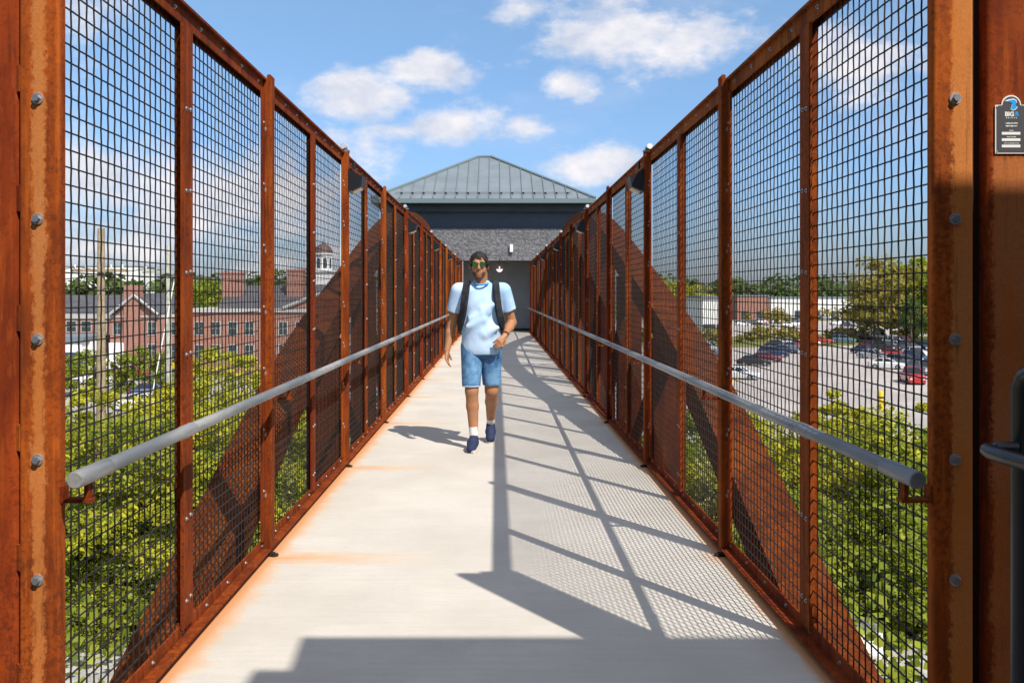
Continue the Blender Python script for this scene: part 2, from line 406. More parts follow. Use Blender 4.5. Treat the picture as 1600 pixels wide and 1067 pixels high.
# ------------------------------------------------------------ handrails
def handrail(s, label):
    T = thing('handrail', label, 'handrail', (s*1.13, 2.4, 0), 0)
    inv = (-s*1.13, -2.4, 0)
    YL = 32.35; X = s*1.13; Z = .92
    p = MB(); p.tube([(X, 2.40, Z), (X, 2.403, Z), (X, YL, Z)], [.0205, .0222, .0222], 20)
    p.build('pipe', M['galv'], T, True, inv)
    c = MB()
    for y0 in (2.402, 3.22, 5.1, 9.1, 13.3, 18, 23.6, 29):
        y1 = y0 + (.11 if y0 > 2.5 else .2)
        c = MB(); c.tube([(X, y0, Z), (X, y0+.004, Z), (X, y1-.004, Z), (X, y1, Z)], [.0225, .0243, .0243, .0225], 20)
        c.build('sleeve', M['galv'], T, True, inv)
    for k in range(-1, NP):
        y = (Y0 + BAY*k + .036) if k >= 0 else 2.482
        b = MB(); w = .018
        b.box(X-.014*s, s*1.2145 if k >= 0 else s*1.199, y-w, y+w, Z-.075, Z-.066)
        b.box(X-.006, X+.006, y-w*.8, y+w*.8, Z-.066, Z-.018)
        xx = 1.2145 if k >= 0 else 1.1995; b.box(s*xx, s*(xx-.007), y-w, y+w, Z-.0655, Z-.03)
        b.build('bracket', M['rust'], T, False, inv)
handrail(-1, 'grey galvanised pipe handrail running along the left mesh fence')
handrail(1, 'grey galvanised pipe handrail running along the right mesh fence')

# ------------------------------------------------------------ end columns
def end_column(s, label):
    T = thing('end_column', label, 'column', (s*1.4, 2.6, -.6)); inv = (-s*1.4, -2.6, .6)
    t = MB(); xa = 1.318 if s < 0 else 1.352; t.rbox(s*xa, s*1.495, 2.472, 2.555, -.6, 2.84, .022, 5)
    t.build('column_tube', M['rust_col'] if s < 0 else M['rust_plaque'], T, True, inv)
    c = MB(); c.rbox(s*1.200, s*1.311, 2.460, 2.502, -.6, 2.86, .009, 4)
    ch = c.build('channel', M['rust_stripe'] if s < 0 else M['rust_stripe_right'], T, True, inv)
    g = MB(); g.box(s*1.300, s*(1.326 if s < 0 else 1.36), 2.490 if s < 0 else 2.51, 2.55, -.6, 2.83); g.build('gap_shade_strip', M['slot'], T, False, inv)  # near-black strip paints the shade of the recess between channel and tube
    for j in range(-4, 6):
        h = .965 + .33*j
        ob('bolt', BC, ch, (s*1.259, 2.460, h))
        w = MB(); zc = h + .058
        if s > 0: continue
        w.prism([(s*1.305, 2.466), (s*1.312, 2.4655), (s*1.326, 2.476), (s*1.326, 2.489), (s*1.305, 2.489)], 'z', zc-.036, zc+.036)
        w.build('weld_bead', M['rust_col'], T, False, inv)
end_column(-1, 'sunlit rusty end column with large bolts at the left edge of the picture')
end_column(1, 'rusty end column with a plaque at the right edge of the picture, mostly in shade')

# ------------------------------------------------------------ plaque
def text_mesh(body, size, bold=0.0, spacing=1.0):
    cu = bpy.data.curves.new('txt', 'FONT'); cu.body = body; cu.size = size; cu.align_x = 'CENTER'; cu.align_y = 'CENTER'
    cu.offset = bold; cu.extrude = .0003; cu.space_character = spacing; cu.resolution_u = 3
    o = bpy.data.objects.new('txt', cu); COL.objects.link(o); bpy.context.view_layer.update()
    me = bpy.data.meshes.new_from_object(o.evaluated_get(bpy.context.evaluated_depsgraph_get()))
    bpy.data.objects.remove(o); return me
def plaque():
    T = thing('plaque', 'black and white maker plaque with arched top on the shaded right column', 'plaque', (1.418, 2.47, 1.886))
    def outline(w, h0, h1, r, ins):
        pts = [(-w+ins, h0+ins), (w-ins, h0+ins), (w-ins, h1-ins)]
        rr = r - ins
        for k in range(0, 13):
            a = math.pi*k/12; pts.append((rr*math.cos(a), h1 + rr*math.sin(a)*1.0 - ins*.3))
        pts.append((-w+ins, h1-ins)); return pts
    b = MB(); b.prism(outline(.0438, -.0805, .0535, .027, 0), 'y', -.0025, 0); b.build('border', M['white'], T)
    blk = plain('plaque_face', (.055, .055, .06), .5)
    b = MB(); b.prism(outline(.0438, -.0805, .0535, .027, .003), 'y', -.0032, -.0026); b.build('face', blk, T)
    blue = plain('plaque_blue', (.0, .33, .8), .5); gr = M['white']
    head = [(-.018,.063),(-.008,.067),(.004,.069),(.012,.065),(.0125,.059),(.008,.054),(.0145,.048),(.010,.042),(.003,.039),(-.003,.043),(-.001,.050),(.001,.056),(-.006,.0615)]
    b = MB(); b.prism([(x*1.12+.001, (z-.054)*1.12+.054) for x, z in head], 'y', -.0036, -.0033); b.build('emblem_outline', M['white'], T)
    b = MB(); b.prism([(x*.93+.002, (z-.054)*.93+.054) for x, z in head], 'y', -.0041, -.0037); b.build('emblem', blue, T)
    def txt(body, x, z, size, mat, bold=0, sp=1.0, nm='lettering'):
        me = text_mesh(body, size, bold, sp); me.materials.clear(); me.materials.append(mat)
        o = ob(nm, me, T, (x, -.0036, z)); o.rotation_euler = (R(90), 0, 0); return o
    txt('BIG', -.0055, .0275, .0165, gr, .0007); txt('R', .0150, .0275, .0165, blue, .0007)
    txt('BRIDGE', 0, .0175, .0052, gr, .0001, 1.9)
    txt('1-800-234-0734', 0, .0025, .0052, gr, .0002); txt('bigrbridge.com', 0, -.0045, .0052, gr, .0002)
    for i, (t, z) in enumerate((('MODEL', -.0175), ('SERIAL NUMBER', -.035), ('DATE OF MANUFACTURE', -.0525))):
        txt(t, 0, z, .0036, gr, .0001)
        b = MB(); b.box(-.0265, .0245, -.0037, -.0033, z-.0112, z-.0038); b.build('blank_bar', M['white'], T)
    for x in (-.039, .039):
        for z in (-.0755, .047): ob('screw', BSx[1], T, (x, -.003, z)).scale = (.3, .3, .3)
plaque()

# black guard rail by the right column
T = thing('guard_rail', 'black tubular guard rail cut off by the right edge of the picture', 'railing', (1.2, 2.0, 0))
b = MB(); b.tube([(1.172, 2.0, 0), (1.172, 2.0, 1.21), (1.174, 1.985, 1.236), (1.176, 1.96, 1.247), (1.19, 1.7, 1.247), (1.3, .2, 1.247)], .0215, 14)
b.build('frame_tube', M['black'], T, True, (-1.2, -2.0, 0))
b = MB(); b.tube([(1.172, 2.0, .2), (1.3, .2, .2)], .016, 10); b.build('bottom_tube', M['black'], T, True, (-1.2, -2.0, 0))
b = MB()
b.tube([(1.16, 1.985, 1.075), (1.12, 2.01, 1.073), (1.098, 2.0, 1.071), (1.092, 1.97, 1.07), (1.094, 1.9, 1.07), (1.2, .3, 1.07)], .017, 14)
b.build('grab_tube', M['black'], T, True, (-1.2, -2.0, 0))
b = MB(); b.box(1.205, 1.215, .3, 1.97, .25, 1.22); b.build('infill_panel', M['black'], T, False, (-1.2, -2.0, 0))
for yy in (.3,): 
    b = MB(); b.tube([(1.29, .3, 0), (1.29, .3, 1.23)], .02, 10); b.build('post', M['black'], T, True, (-1.2, -2.0, 0))

# ------------------------------------------------------------ arches
AP = [(2.2, -1.25), (4.46, -.26), (7.23, .87), (9.9, 1.62), (13.2, 2.44), (15.6, 2.84), (18.46, 2.97)]
AP = AP + [(2*18.46 - y, z) for y, z in AP[-2::-1]]
def arch(s, label):
    T = thing('bridge_arch', label, 'bridge arch', (s*1.65, 18.46, -1.3)); inv = (-s*1.65, -18.46, 1.3)
    xi, xo = s*1.50, s*1.80
    # smooth polyline
    n = len(AP); pts = []
    for i in range(n-1):
        p0 = AP[max(i-1, 0)]; p1 = AP[i]; p2 = AP[i+1]; p3 = AP[min(i+2, n-1)]
        for k in range(5):
            t = k/5
            pts.append(tuple(.5*((2*p1[j]) + (-p0[j]+p2[j])*t + (2*p0[j]-5*p1[j]+4*p2[j]-p3[j])*t*t + (-p0[j]+3*p1[j]-3*p2[j]+p3[j])*t**3) for j in (0, 1)))
    pts.append(AP[-1])
    vs = []; fs = []
    for i, (y, z) in enumerate(pts):
        a = pts[max(i-1, 0)]; c = pts[min(i+1, len(pts)-1)]
        dv = Vector((c[0]-a[0], c[1]-a[1])).normalized(); nx = Vector((dv.y, -dv.x))*.25
        for x, yy, zz in ((xi, y, z), (xo, y, z), (xo, y+nx.x, z+nx.y), (xi, y+nx.x, z+nx.y)): vs.append((x, yy, zz))
    for i in range(len(pts)-1):
        for k in range(4): fs.append((4*i+k, 4*i+(k+1) % 4, 4*i+4+(k+1) % 4, 4*i+4+k))
    fs += [(0,1,2,3), tuple(4*(len(pts)-1)+k for k in (3,2,1,0))]
    MB().add(vs, fs).build('arch_rib', M['rust_arch'], T, False, inv)
    c = MB(); c.box(s*1.50, s*1.80, 2.2, 34.7, -.95, -.65); c.build('bottom_chord', M['rust_arch'], T, False, inv)
    def hz(y):
        for i in range(len(pts)-1):
            if pts[i][0] <= y <= pts[i+1][0]:
                t = (y-pts[i][0])/(pts[i+1][0]-pts[i][0]); return pts[i][1]*(1-t)+pts[i+1][1]*t
    k = 0; y = 8.55; ys = []
    while y < 29.5:
        h = MB(); h.box(s*1.505, s*1.795, y, y+.2, -.65, hz(y)-.28); h.build('hanger', M['rust_arch'], T, False, inv); ys.append(y); y += BAY
    for i in range(len(ys)-1):         # slender diagonals
        a, c2 = (ys[i]+.1, ys[i+1]+.1); flip = i < (len(ys)-1)/2
        h = MB()
        p, q_ = ((a, -.6), (c2, hz(c2)-.35)) if not flip else ((a, hz(a)-.35), (c2, -.6))
        h.tube([(s*1.65, p[0], p[1]), (s*1.65, q_[0], q_[1])], .06, 6); h.build('diagonal', M['rust_arch'], T, False, inv)
arch(-1, 'rusty box steel arch rising behind the left mesh fence')
arch(1, 'rusty box steel arch rising behind the right mesh fence')

# ------------------------------------------------------------ lights on the posts
def wall_light():
    T = thing('wall_light', 'x', 'wall light', (0,0,0))
    b = MB(); b.prism([(0, 0), (0, .19), (.118, .125), (.104, .045)], 'y', -.10, .10)
    b.build('housing', M['black'], T)
    b = MB(); b.prism([(.03,-.0), (.03,.018), (.095,.046), (.098,.034)], 'y', -.07, .07)
    b.build('lens', M['lens'], T)
    b = MB(); b.tube([(.03, 0, .2), (.03, 0, .26)], .012, 8); b.build('conduit', M['black'], T)
    return T
def cap_light():
    T = thing('floodlight', 'x', 'floodlight', (0,0,0))
    b = MB(); b.box(-.045, .045, -.03, .03, 0, .014); b.build('base_plate', M['bolt_nut'], T)
    b = MB(); b.lathe([(.0, .012), (.014, .014), (.028, .022), (.032, .034), (.024, .048), (.0, .054)], (0, 0, 0), 12); b.build('globe', M['galv'], T, True)
    b = MB(); b.tube([(0, -.01, .034), (.0, -.055, .04)], [.014, .024], 10); b.build('shade', M['bolt'], T, True)
    return T
wl = wall_light(); cl = cap_light()
ordn = ['nearest', 'second', 'third', 'fourth', 'farthest']
first = True
for s, nm in ((-1, 'left'), (1, 'right')):
    for i, k in enumerate((1, 3, 5, 7, 9)):
        o = wl if first else copy_tree(wl); c = cl if first else copy_tree(cl); first = False
        y = Y0 + BAY*k
        o.location = (s*1.2145, y+.10, 2.255); o.rotation_euler = (0, 0, 0 if s < 0 else math.pi)
        tag(o, f'{ordn[i]} black wedge wall light on the {nm} fence', 'wall light', 'wall lights on the fence posts')
        c.location = (s*1.255, y+.03, ZT+.001)
        tag(c, f'{ordn[i]} small silver fixture on top of the {nm} fence', 'floodlight', 'silver fixtures on top of the fence')

# ------------------------------------------------------------ stair towers
def cmu():
    m, nt, b = newmat('split_face_block'); q = NT(nt); p = q.pos()
    mp = nt.nodes.new('ShaderNodeMapping'); mp.inputs['Rotation'].default_value = (R(-90), 0, 0); nt.links.new(p, mp.inputs[0])
    br = nt.nodes.new('ShaderNodeTexBrick'); nt.links.new(mp.outputs[0], br.inputs['Vector'])
    br.inputs['Scale'].default_value = 1; br.inputs['Brick Width'].default_value = .40; br.inputs['Row Height'].default_value = .2
    br.inputs['Mortar Size'].default_value = .008; br.inputs['Color1'].default_value = (.9,.9,.9,1); br.inputs['Color2'].default_value = (.72,.72,.72,1); br.inputs['Mortar'].default_value = (.55,.55,.55,1)
    n = q.noise(p, 9, 7, .7); n2 = q.noise(p, 28, 4, .7)
    c = q.mix(q.step(n, .3, .7), (.18, .18, .2), (.40, .40, .42))
    mu = nt.nodes.new('ShaderNodeMix'); mu.data_type = 'RGBA'; mu.blend_type = 'MULTIPLY'; mu.inputs[0].default_value = 1
    nt.links.new(c, mu.inputs[6]); nt.links.new(br.outputs[0], mu.inputs[7]); nt.links.new(mu.outputs[2], b.inputs['Base Color'])
    b.inputs['Roughness'].default_value = .9; b.inputs['Specular IOR Level'].default_value = .2
    h = q.m('ADD', n, q.m('MULTIPLY', n2, .4)); q.bump(h, 1.0, .16, b)
    return m
M['cmu'] = cmu()
M['smooth'] = plain('dark_smooth_siding', (.036, .052, .085), .6, 0, .12, 4)
M['entry'] = plain('entrance_wall_grey', (.30, .32, .34), .7, 0, .08, 2)
M['roof'] = plain('standing_seam_metal', (.175, .21, .235), .5, .15, .1, 1.5)
M['trim'] = plain('metal_trim', (.17, .225, .24), .45, .3)

def hip_roof(T, cx, cy, hw, hd, ze, za, rl, inv):
    # base eave rectangle, short ridge along x
    v = [(cx-hw, cy-hd, ze), (cx+hw, cy-hd, ze), (cx+hw, cy+hd, ze), (cx-hw, cy+hd, ze), (cx-rl, cy, za), (cx+rl, cy, za)]
    r = MB(); r.add(v, [(0,1,5,4), (1,2,5), (2,3,4,5), (3,0,4), (0,3,2,1)])
    ro = r.build('roof', M['roof'], T, False, inv)
    s = MB()
    def slope_seams(a, b, ca, cb, n):       # eave a->b, apex pts ca,cb
        a, b, ca, cb = map(Vector, (a, b, ca, cb)); e = (b-a); L = e.length; e.normalize()
        up0 = ((ca+cb)/2 - (a+b)/2); up = up0 - e*up0.dot(e); H = up.length; up.normalize(); nrm = e.cross(up).normalized()
        if nrm.z < 0: nrm = -nrm
        ta = (ca-a).dot(e); tb = (cb-a).dot(e)
        for i in range(n+1):
            t = L*(i+.5)/(n+1)
            h = H*(t/ta) if t < ta else (H if t <= tb else H*(L-t)/(L-tb))
            p = a+e*t; q = p+up*h
            w = e*.011; vs = [p-w, p+w, q+w, q-w]; vs2 = [x+nrm*.045 for x in vs]
            s.add(vs+vs2, [(4,5,6,7), (0,1,5,4), (1,2,6,5), (2,3,7,6), (3,0,4,7)])
        return a, e, L, up, nrm
    n = int(2*hw/.41)
    a, e, L, up, nrm = slope_seams(v[0], v[1], v[4], v[5], n)
    slope_seams(v[1], v[2], v[5], v[5], int(2*hd/.41)); slope_seams(v[3], v[0], v[4], v[4], int(2*hd/.41)); 
    s.build('standing_seams', M['trim'], ro)
    hp = MB()
    for i, j in ((0, 4), (1, 5), (2, 5), (3, 4), (4, 5)):
        hp.tube([Vector(v[i])+Vector((0,0,.02)), Vector(v[j])+Vector((0,0,.03))], .06, 6)
    hp.build('hip_cap', M['trim'], ro)
    g = MB(); h0 = .42
    for off in (h0,):
        p0 = a + up*off + nrm*.07; g.tube([p0 + e*(off*1.9), p0 + e*(L-off*1.9)], .016, 6)
    g.build('snow_guard', M['trim'], ro)
    for i in range(n+1):
        t = L*(i+.5)/(n+1)
        if .9 < t < L-.9:
            c = MB(); p = a+e*(t+.04)+up*(h0-.03)+nrm*.05; c.box(p.x-.035, p.x+.035, p.y-.03, p.y+.03, p.z-.02, p.z+.03); c.build('snow_guard_clamp', M['black'], ro)
    f = MB(); t = .16
    f.box(cx-hw-.03, cx+hw+.03, cy-hd-.03, cy-hd+.12, ze-t, ze-.002); f.box(cx-hw-.03, cx+hw+.03, cy+hd-.12, cy+hd+.03, ze-t, ze-.002)
    f.box(cx-hw-.03, cx-hw+.12, cy-hd+.121, cy+hd-.121, ze-t, ze-.002); f.box(cx+hw-.12, cx+hw+.03, cy-hd+.121, cy+hd-.121, ze-t, ze-.002)
    f.build('fascia', M['trim'], ro)
def tower_far():
    T = thing('stair_tower', 'dark grey block stair tower with hipped metal roof at the far end of the walkway', 'building', (-.46, 33, GZ))
    inv = (.46, -33, -GZ)
    YF = 32.45; xa, xb = -4.0, 3.1; zl = 2.62; zc = 3.78; zt = 4.8
    w = MB(); w.box(xa, xb, YF-.02, YF+6.0, zl, zc)
    w.box(xa, -1.36, YF, YF+6.0, GZ, zl-.001); w.box(1.36, xb, YF, YF+6.0, GZ, zl-.001); w.box(-1.36, 1.36, YF, YF+6, GZ, -.2); w.box(-1.36, 1.36, YF+.05, YF+6, zl+.3, zl+.31)
    w.build('block_wall', M['cmu'], T, False, inv)
    w = MB(); w.box(xa+.1, xb-.1, YF+.08, YF+5.9, zc+.001, zt-.05); w.build('upper_wall', M['smooth'], T, False, inv)
    w = MB(); w.box(-1.4, 1.4, YF+2.0, YF+2.2, -.1, zl+.2); w.build('entrance_wall', M['entry'], T, False, inv)
    w = MB(); w.box(-1.36, 1.36, YF+1.95, YF+2.0, 0.001, .09); w.build('base_strip', M['black'], T, False, inv)  # black strip along the foot of the entrance wall
    hip_roof(T, -.46, 31.8+3.97, 3.97, 3.97, zt, 6.86, .26, inv)
    e = MB(); e.box(-4.3, 3.4, 31.84, YF+6.3, zt-.18, zt-.165); e.build('soffit', M['smooth'], T, False, inv)
    g = MB(); g.box(-4.2, 3.3, YF-.12, YF+.07, zt-.42, zt-.19); g.build('bulkhead', M['smooth'], T, False, inv)
tower_far()
t = thing('tower_sconce', 'small white upright light on the grey block wall of the far tower', 'wall light', P(799, 388, 32.4))
b = MB(); b.box(-.055, .055, -.07, .02, -.14, .14); b.build('housing', M['white'], t); b = MB(); b.box(-.04, .04, -.075, -.0705, -.12, .12); b.build('lens', plain('opal', (.85,.85,.82), .3), t)
t = thing('round_sign', 'round maroon sign with a white bowl and dot symbol beside the head of the man', 'sign', P(780.5, 420, 32.42))
mar = plain('maroon_sign', (.05, .008, .012), .5)
b = MB(); b.prism([(.155*math.cos(2*math.pi*k/28), .155*math.sin(2*math.pi*k/28)) for k in range(28)], 'y', -.03, .085); b.build('disc', mar, t)
b = MB(); b.prism([(.115*math.cos(a), -.01+.115*math.sin(a)) for a in [math.pi + math.pi*k/14 for k in range(15)]], 'y', -.036, -.031)
b.prism([(.03*math.cos(2*math.pi*k/14), .055+.03*math.sin(2*math.pi*k/14)) for k in range(14)], 'y', -.036, -.031); b.prism([(-.012,-.009),(.012,-.009),(.012,.03),(-.012,.03)], 'y', -.036, -.031); b.build('symbol', M['white'], t)
b = MB(); b.box(-.01, .01, -.01, .01, .15, .36); b.build('hanger', M['black'], t)
t = MB(); t.box(-1.235, -1.205, 32.42, 32.445, 0.04, 2.6)
tag(t.build('downpipe', M['white']), 'thin pale pipe at the end of the left fence by the tower', 'pipe')

# near stair tower behind and right of the camera (casts the shade over the near deck)
def tower_near():
    T = thing('stair_tower', 'dark block stair tower behind the viewer whose roof shades the near deck', 'building', (5.5, -4, GZ)); inv = (-5.5, 4, -GZ)
    w = MB(); w.box(2.3, 9.0, -7.2, -.45, GZ, 3.8); w.build('block_wall', M['cmu'], T, False, inv)
    w = MB(); w.box(2.4, 8.9, -7.1, -.55, 3.801, 4.6); w.build('upper_wall', M['smooth'], T, False, inv)
    zr = 4.8
    pts = [(1.545, .254), (1.57, -.07), (1.436, -.07), (1.44, -7.7), (9.5, -7.7), (9.5, .254)]
    e = MB(); e.prism(pts, 'z', zr-.16, zr); e.build('eave', M['trim'], T, False, inv)
    hp = MB(); hp.add([(1.62, .2, zr+.002), (9.4, .2, zr+.002), (9.4, -7.6, zr+.002), (1.62, -7.6, zr+.002), (5.5, -3.7, 6.6)], [(0,1,4), (1,2,4), (2,3,4), (3,0,4)])
    hp.build('roof', M['roof'], T, False, inv)
    w = MB(); w.box(-4.5, 2.28, -6, -1.0, GZ, 4.15); w.build('added_shade_wall', M['smooth'], T, False, inv)  # unseen wall added behind the camera to keep sky light off the columns
    d = MB(); d.box(1.3, 9, -3, 2.3, -.2, -.004); d.build('landing_slab', M['deck'], T, False, inv)
tower_near()

# ------------------------------------------------------------ ground
def groundmat(name, c1, c2, c3, sc, grains=0, spots=None):
    m, nt, b = newmat(name); q = NT(nt); p = q.pos()
    c = q.mix(q.step(q.noise(p, sc, 6, .65), .35, .65), c1, c2)
    c = q.mix(q.m('MULTIPLY', q.step(q.noise(p, sc*11, 5, .7), .45, .65), .6), c, c3)
    nt.links.new(c, b.inputs['Base Color']); b.inputs['Roughness'].default_value = .95; b.inputs['Specular IOR Level'].default_value = .1
    return m
M['grass'] = groundmat('grass', (.10, .13, .03), (.17, .17, .05), (.24, .2, .09), .12)
M['asphalt'] = groundmat('asphalt', (.34, .31, .29), (.42, .39, .36), (.29, .27, .26), .08)
M['gravel'] = groundmat('gravel', (.32, .31, .29), (.5, .48, .45), (.2, .19, .18), 2.4)
M['paint'] = plain('road_paint', (.62, .6, .55), .8); M['ypaint'] = plain('yellow_paint', (.65, .45, .06), .8)
g = MB(); g.add([(-3500, -300, GZ-.1), (3500, -300, GZ-.1), (3500, 4000, GZ-.1), (-3500, 4000, GZ-.1)], [(0,1,2,3)])
tag(g.build('ground', M['grass']), kind='structure')
def sheet(name, pts, z, mat):
    g = MB(); g.add([(x, y, GZ+z) for x, y in pts], [tuple(range(len(pts)))]); return tag(g.build(name, mat), kind='structure')
sheet('gravel_path', [(-30, 8), (30, 8), (30, 26.2), (-30, 26.2)], 0, M['gravel'])
sheet('parking_lot', [(8, 62), (26, 56), (90, 66), (90, 178), (38, 165), (10, 190), (4, 120)], 0, M['asphalt'])
sheet('far_parking_lot', [(20, 205), (150, 215), (150, 330), (20, 330)], 0.02, M['asphalt'])
sheet('street', [(-90, 66), (-6, 72), (-5, 107), (-90, 107)], 0, M['asphalt'])
for i in range(14):
    x = 24+i*3; g = MB(); g.box(x, x+.12, 118, 123.5, GZ+.004, GZ+.012)
    if i % 2 == 0: tag(g.build('parking_line', M['paint']), kind='structure')
g = MB(); g.add([(20.6, 86, GZ+.02), (20.9, 86, GZ+.02), (31.2, 112, GZ+.02), (30.9, 112, GZ+.02)], [(0,1,2,3)]); tag(g.build('yellow_line', M['ypaint']), kind='structure')

# ------------------------------------------------------------ vegetation
def leafmat(name, cols):
    m, nt, b = newmat(name); q = NT(nt); p = q.coord()
    oi = nt.nodes.new('ShaderNodeNewGeometry')
    f = oi.outputs['Random Per Island']
    c = q.mix(q.step(q.noise(p, .9, 3, .6), .35, .65), cols[0], cols[1])
    c = q.mix(q.m('MULTIPLY', f, .75), c, cols[2])
    nt.links.new(c, b.inputs['Base Color']); b.inputs['Roughness'].default_value = .55; b.inputs['Specular IOR Level'].default_value = .25
    tr = nt.nodes.new('ShaderNodeBsdfTranslucent'); nt.links.new(c, tr.inputs['Color'])
    ms = nt.nodes.new('ShaderNodeMixShader'); ms.inputs[0].default_value = .42
    nt.links.new(b.outputs[0], ms.inputs[1]); nt.links.new(tr.outputs[0], ms.inputs[2]); nt.links.new(ms.outputs[0], nt.nodes['Material Output'].inputs[0])
    return m
M['leaf_lime'] = leafmat('leaf_lime', [(.40, .40, .028), (.17, .24, .02), (.70, .62, .05)])
M['leaf_mid'] = leafmat('leaf_mid', [(.10, .16, .016), (.21, .27, .024), (.42, .43, .04)])
M['leaf_dark'] = leafmat('leaf_dark', [(.06, .095, .025), (.09, .14, .03), (.14, .19, .045)])
M['leaf_autumn'] = leafmat('leaf_autumn', [(.17, .22, .03), (.27, .25, .045), (.52, .36, .09)])
M['bark'] = plain('bark', (.10, .075, .055), .9, 0, .3, 4)

def crown_mesh(name, mat, seed, rx, rz, n_clump, per, leaf, flat=0.0):
    rs = np.random.RandomState(seed)
    th = rs.uniform(0, 2*np.pi, n_clump); ph = np.arccos(rs.uniform(-.75, 1, n_clump)); rr = rs.uniform(.35, 1.0, n_clump)**.5
    c = np.stack([rx*rr*np.sin(ph)*np.cos(th), rx*rr*np.sin(ph)*np.sin(th), rz*rr*np.cos(ph)], 1)
    c *= (1 + rs.uniform(-.22, .18, (n_clump, 1)))
    cr = rx*rs.uniform(.08, .30, n_clump)
    d = rs.normal(size=(n_clump, per, 3)); d /= np.linalg.norm(d, axis=2, keepdims=True)
    ctr = (c[:, None, :] + d*cr[:, None, None]*rs.uniform(.45, 1.12, (n_clump, per, 1))*np.array([1, 1, .75])).reshape(-1, 3)
    n = len(ctr)
    nr = d.reshape(-1, 3) + rs.normal(size=(n, 3))*.8 + np.array([0, 0, .4]); nr /= np.linalg.norm(nr, axis=1, keepdims=True)
    a = np.cross(nr, rs.normal(size=(n, 3))); a /= np.linalg.norm(a, axis=1, keepdims=True); bb = np.cross(nr, a)
    L = leaf*rs.uniform(.4, 1.6, (n, 1)); W = L*.5
    v = np.stack([ctr - a*L*.5, ctr + bb*W*.5 - nr*W*.1, ctr + a*L*.5, ctr - bb*W*.5 - nr*W*.1], 1).reshape(-1, 3)
    me = bpy.data.meshes.new(name); me.vertices.add(len(v)); me.vertices.foreach_set('co', v.ravel())
    me.loops.add(4*n); me.loops.foreach_set('vertex_index', np.arange(4*n)); me.polygons.add(n)
    me.polygons.foreach_set('loop_start', np.arange(0, 4*n, 4)); me.update(calc_edges=True); me.materials.append(mat)
    return me
CR = {
 'lime': [crown_mesh('crown', M['leaf_lime'], 1, 2.6, 3.0, 90, 200, .15), crown_mesh('crown', M['leaf_lime'], 2, 2.4, 3.4, 95, 190, .15)],
 'mid': [crown_mesh('crown', M['leaf_mid'], 3, 2.6, 3.0, 90, 200, .15), crown_mesh('crown', M['leaf_mid'], 4, 2.5, 2.8, 85, 200, .15)],
 'dark': [crown_mesh('crown', M['leaf_dark'], 5, 4.2, 4.4, 85, 80, .5)],
 'autumn': [crown_mesh('crown', M['leaf_autumn'], 6, 4.2, 4.4, 85, 90, .42)],
 'bigmid': [crown_mesh('crown', M['leaf_mid'], 8, 4.2, 4.6, 85, 90, .42)],
 'biglime': [crown_mesh('crown', M['leaf_lime'], 9, 4.0, 4.4, 80, 90, .4)],
}
def trunk_mesh(seed, h, r):
    rs = random.Random(seed); b = MB()
    pts = [Vector((0,0,0)), Vector((rs.uniform(-.1,.1), rs.uniform(-.1,.1), h*.35)), Vector((rs.uniform(-.2,.2), rs.uniform(-.2,.2), h*.7)), Vector((0,0,h))]
    b.tube(pts, [r, r*.8, r*.55, r*.2], 7)
    for i in range(9):
        z = h*rs.uniform(.35, .85); a = rs.uniform(0, 6.28); l = h*rs.uniform(.2, .4)
        b.tube([Vector((0,0,z)), Vector((math.cos(a)*l*.5, math.sin(a)*l*.5, z+l*.3)), Vector((math.cos(a)*l, math.sin(a)*l, z+l*.75))], [r*.4, r*.25, r*.06], 5)
    return b.mesh('trunk', M['bark'])
TRK = [trunk_mesh(11, 6.2, .14), trunk_mesh(12, 11, .3)]
tn = [0]
def tree(px, topy, Y, hgt_above, kind, label, sx=1.0, name='tree', group=None, zbase=None):
    """tree whose top is at pixel (px, topy) at distance Y"""
    tp = P(px, topy, Y); base = GZ if zbase is None else zbase; H = tp.z - base
    big = kind in ('dark', 'autumn', 'bigmid', 'biglime'); me = CR[kind][tn[0] % len(CR[kind])]; tn[0] += 1
    T = thing(name, label, 'tree' if name != 'shrub' else 'shrub', (tp.x, Y, base), rnd.uniform(0, 6.28), group)
    rz0 = 4.5 if big else 3.1; rx0 = 4.2 if big else 2.5
    rz = hgt_above/2; c = ob('crown', me, T, (0, 0, H - rz)); c.scale = (sx*rz/rz0, sx*rz/rz0, rz/rz0*1.0)
    t0 = TRK[1 if big else 0]; th = 11 if big else 6.2
    t = ob('trunk', t0, T); f = (H - rz*.6)/th; t.scale = (f if f < 1.3 else 1.3, f if f < 1.3 else 1.3, f)
    return T
gL = 'bright green trees left of the bridge'; gR = 'green trees right of the bridge'
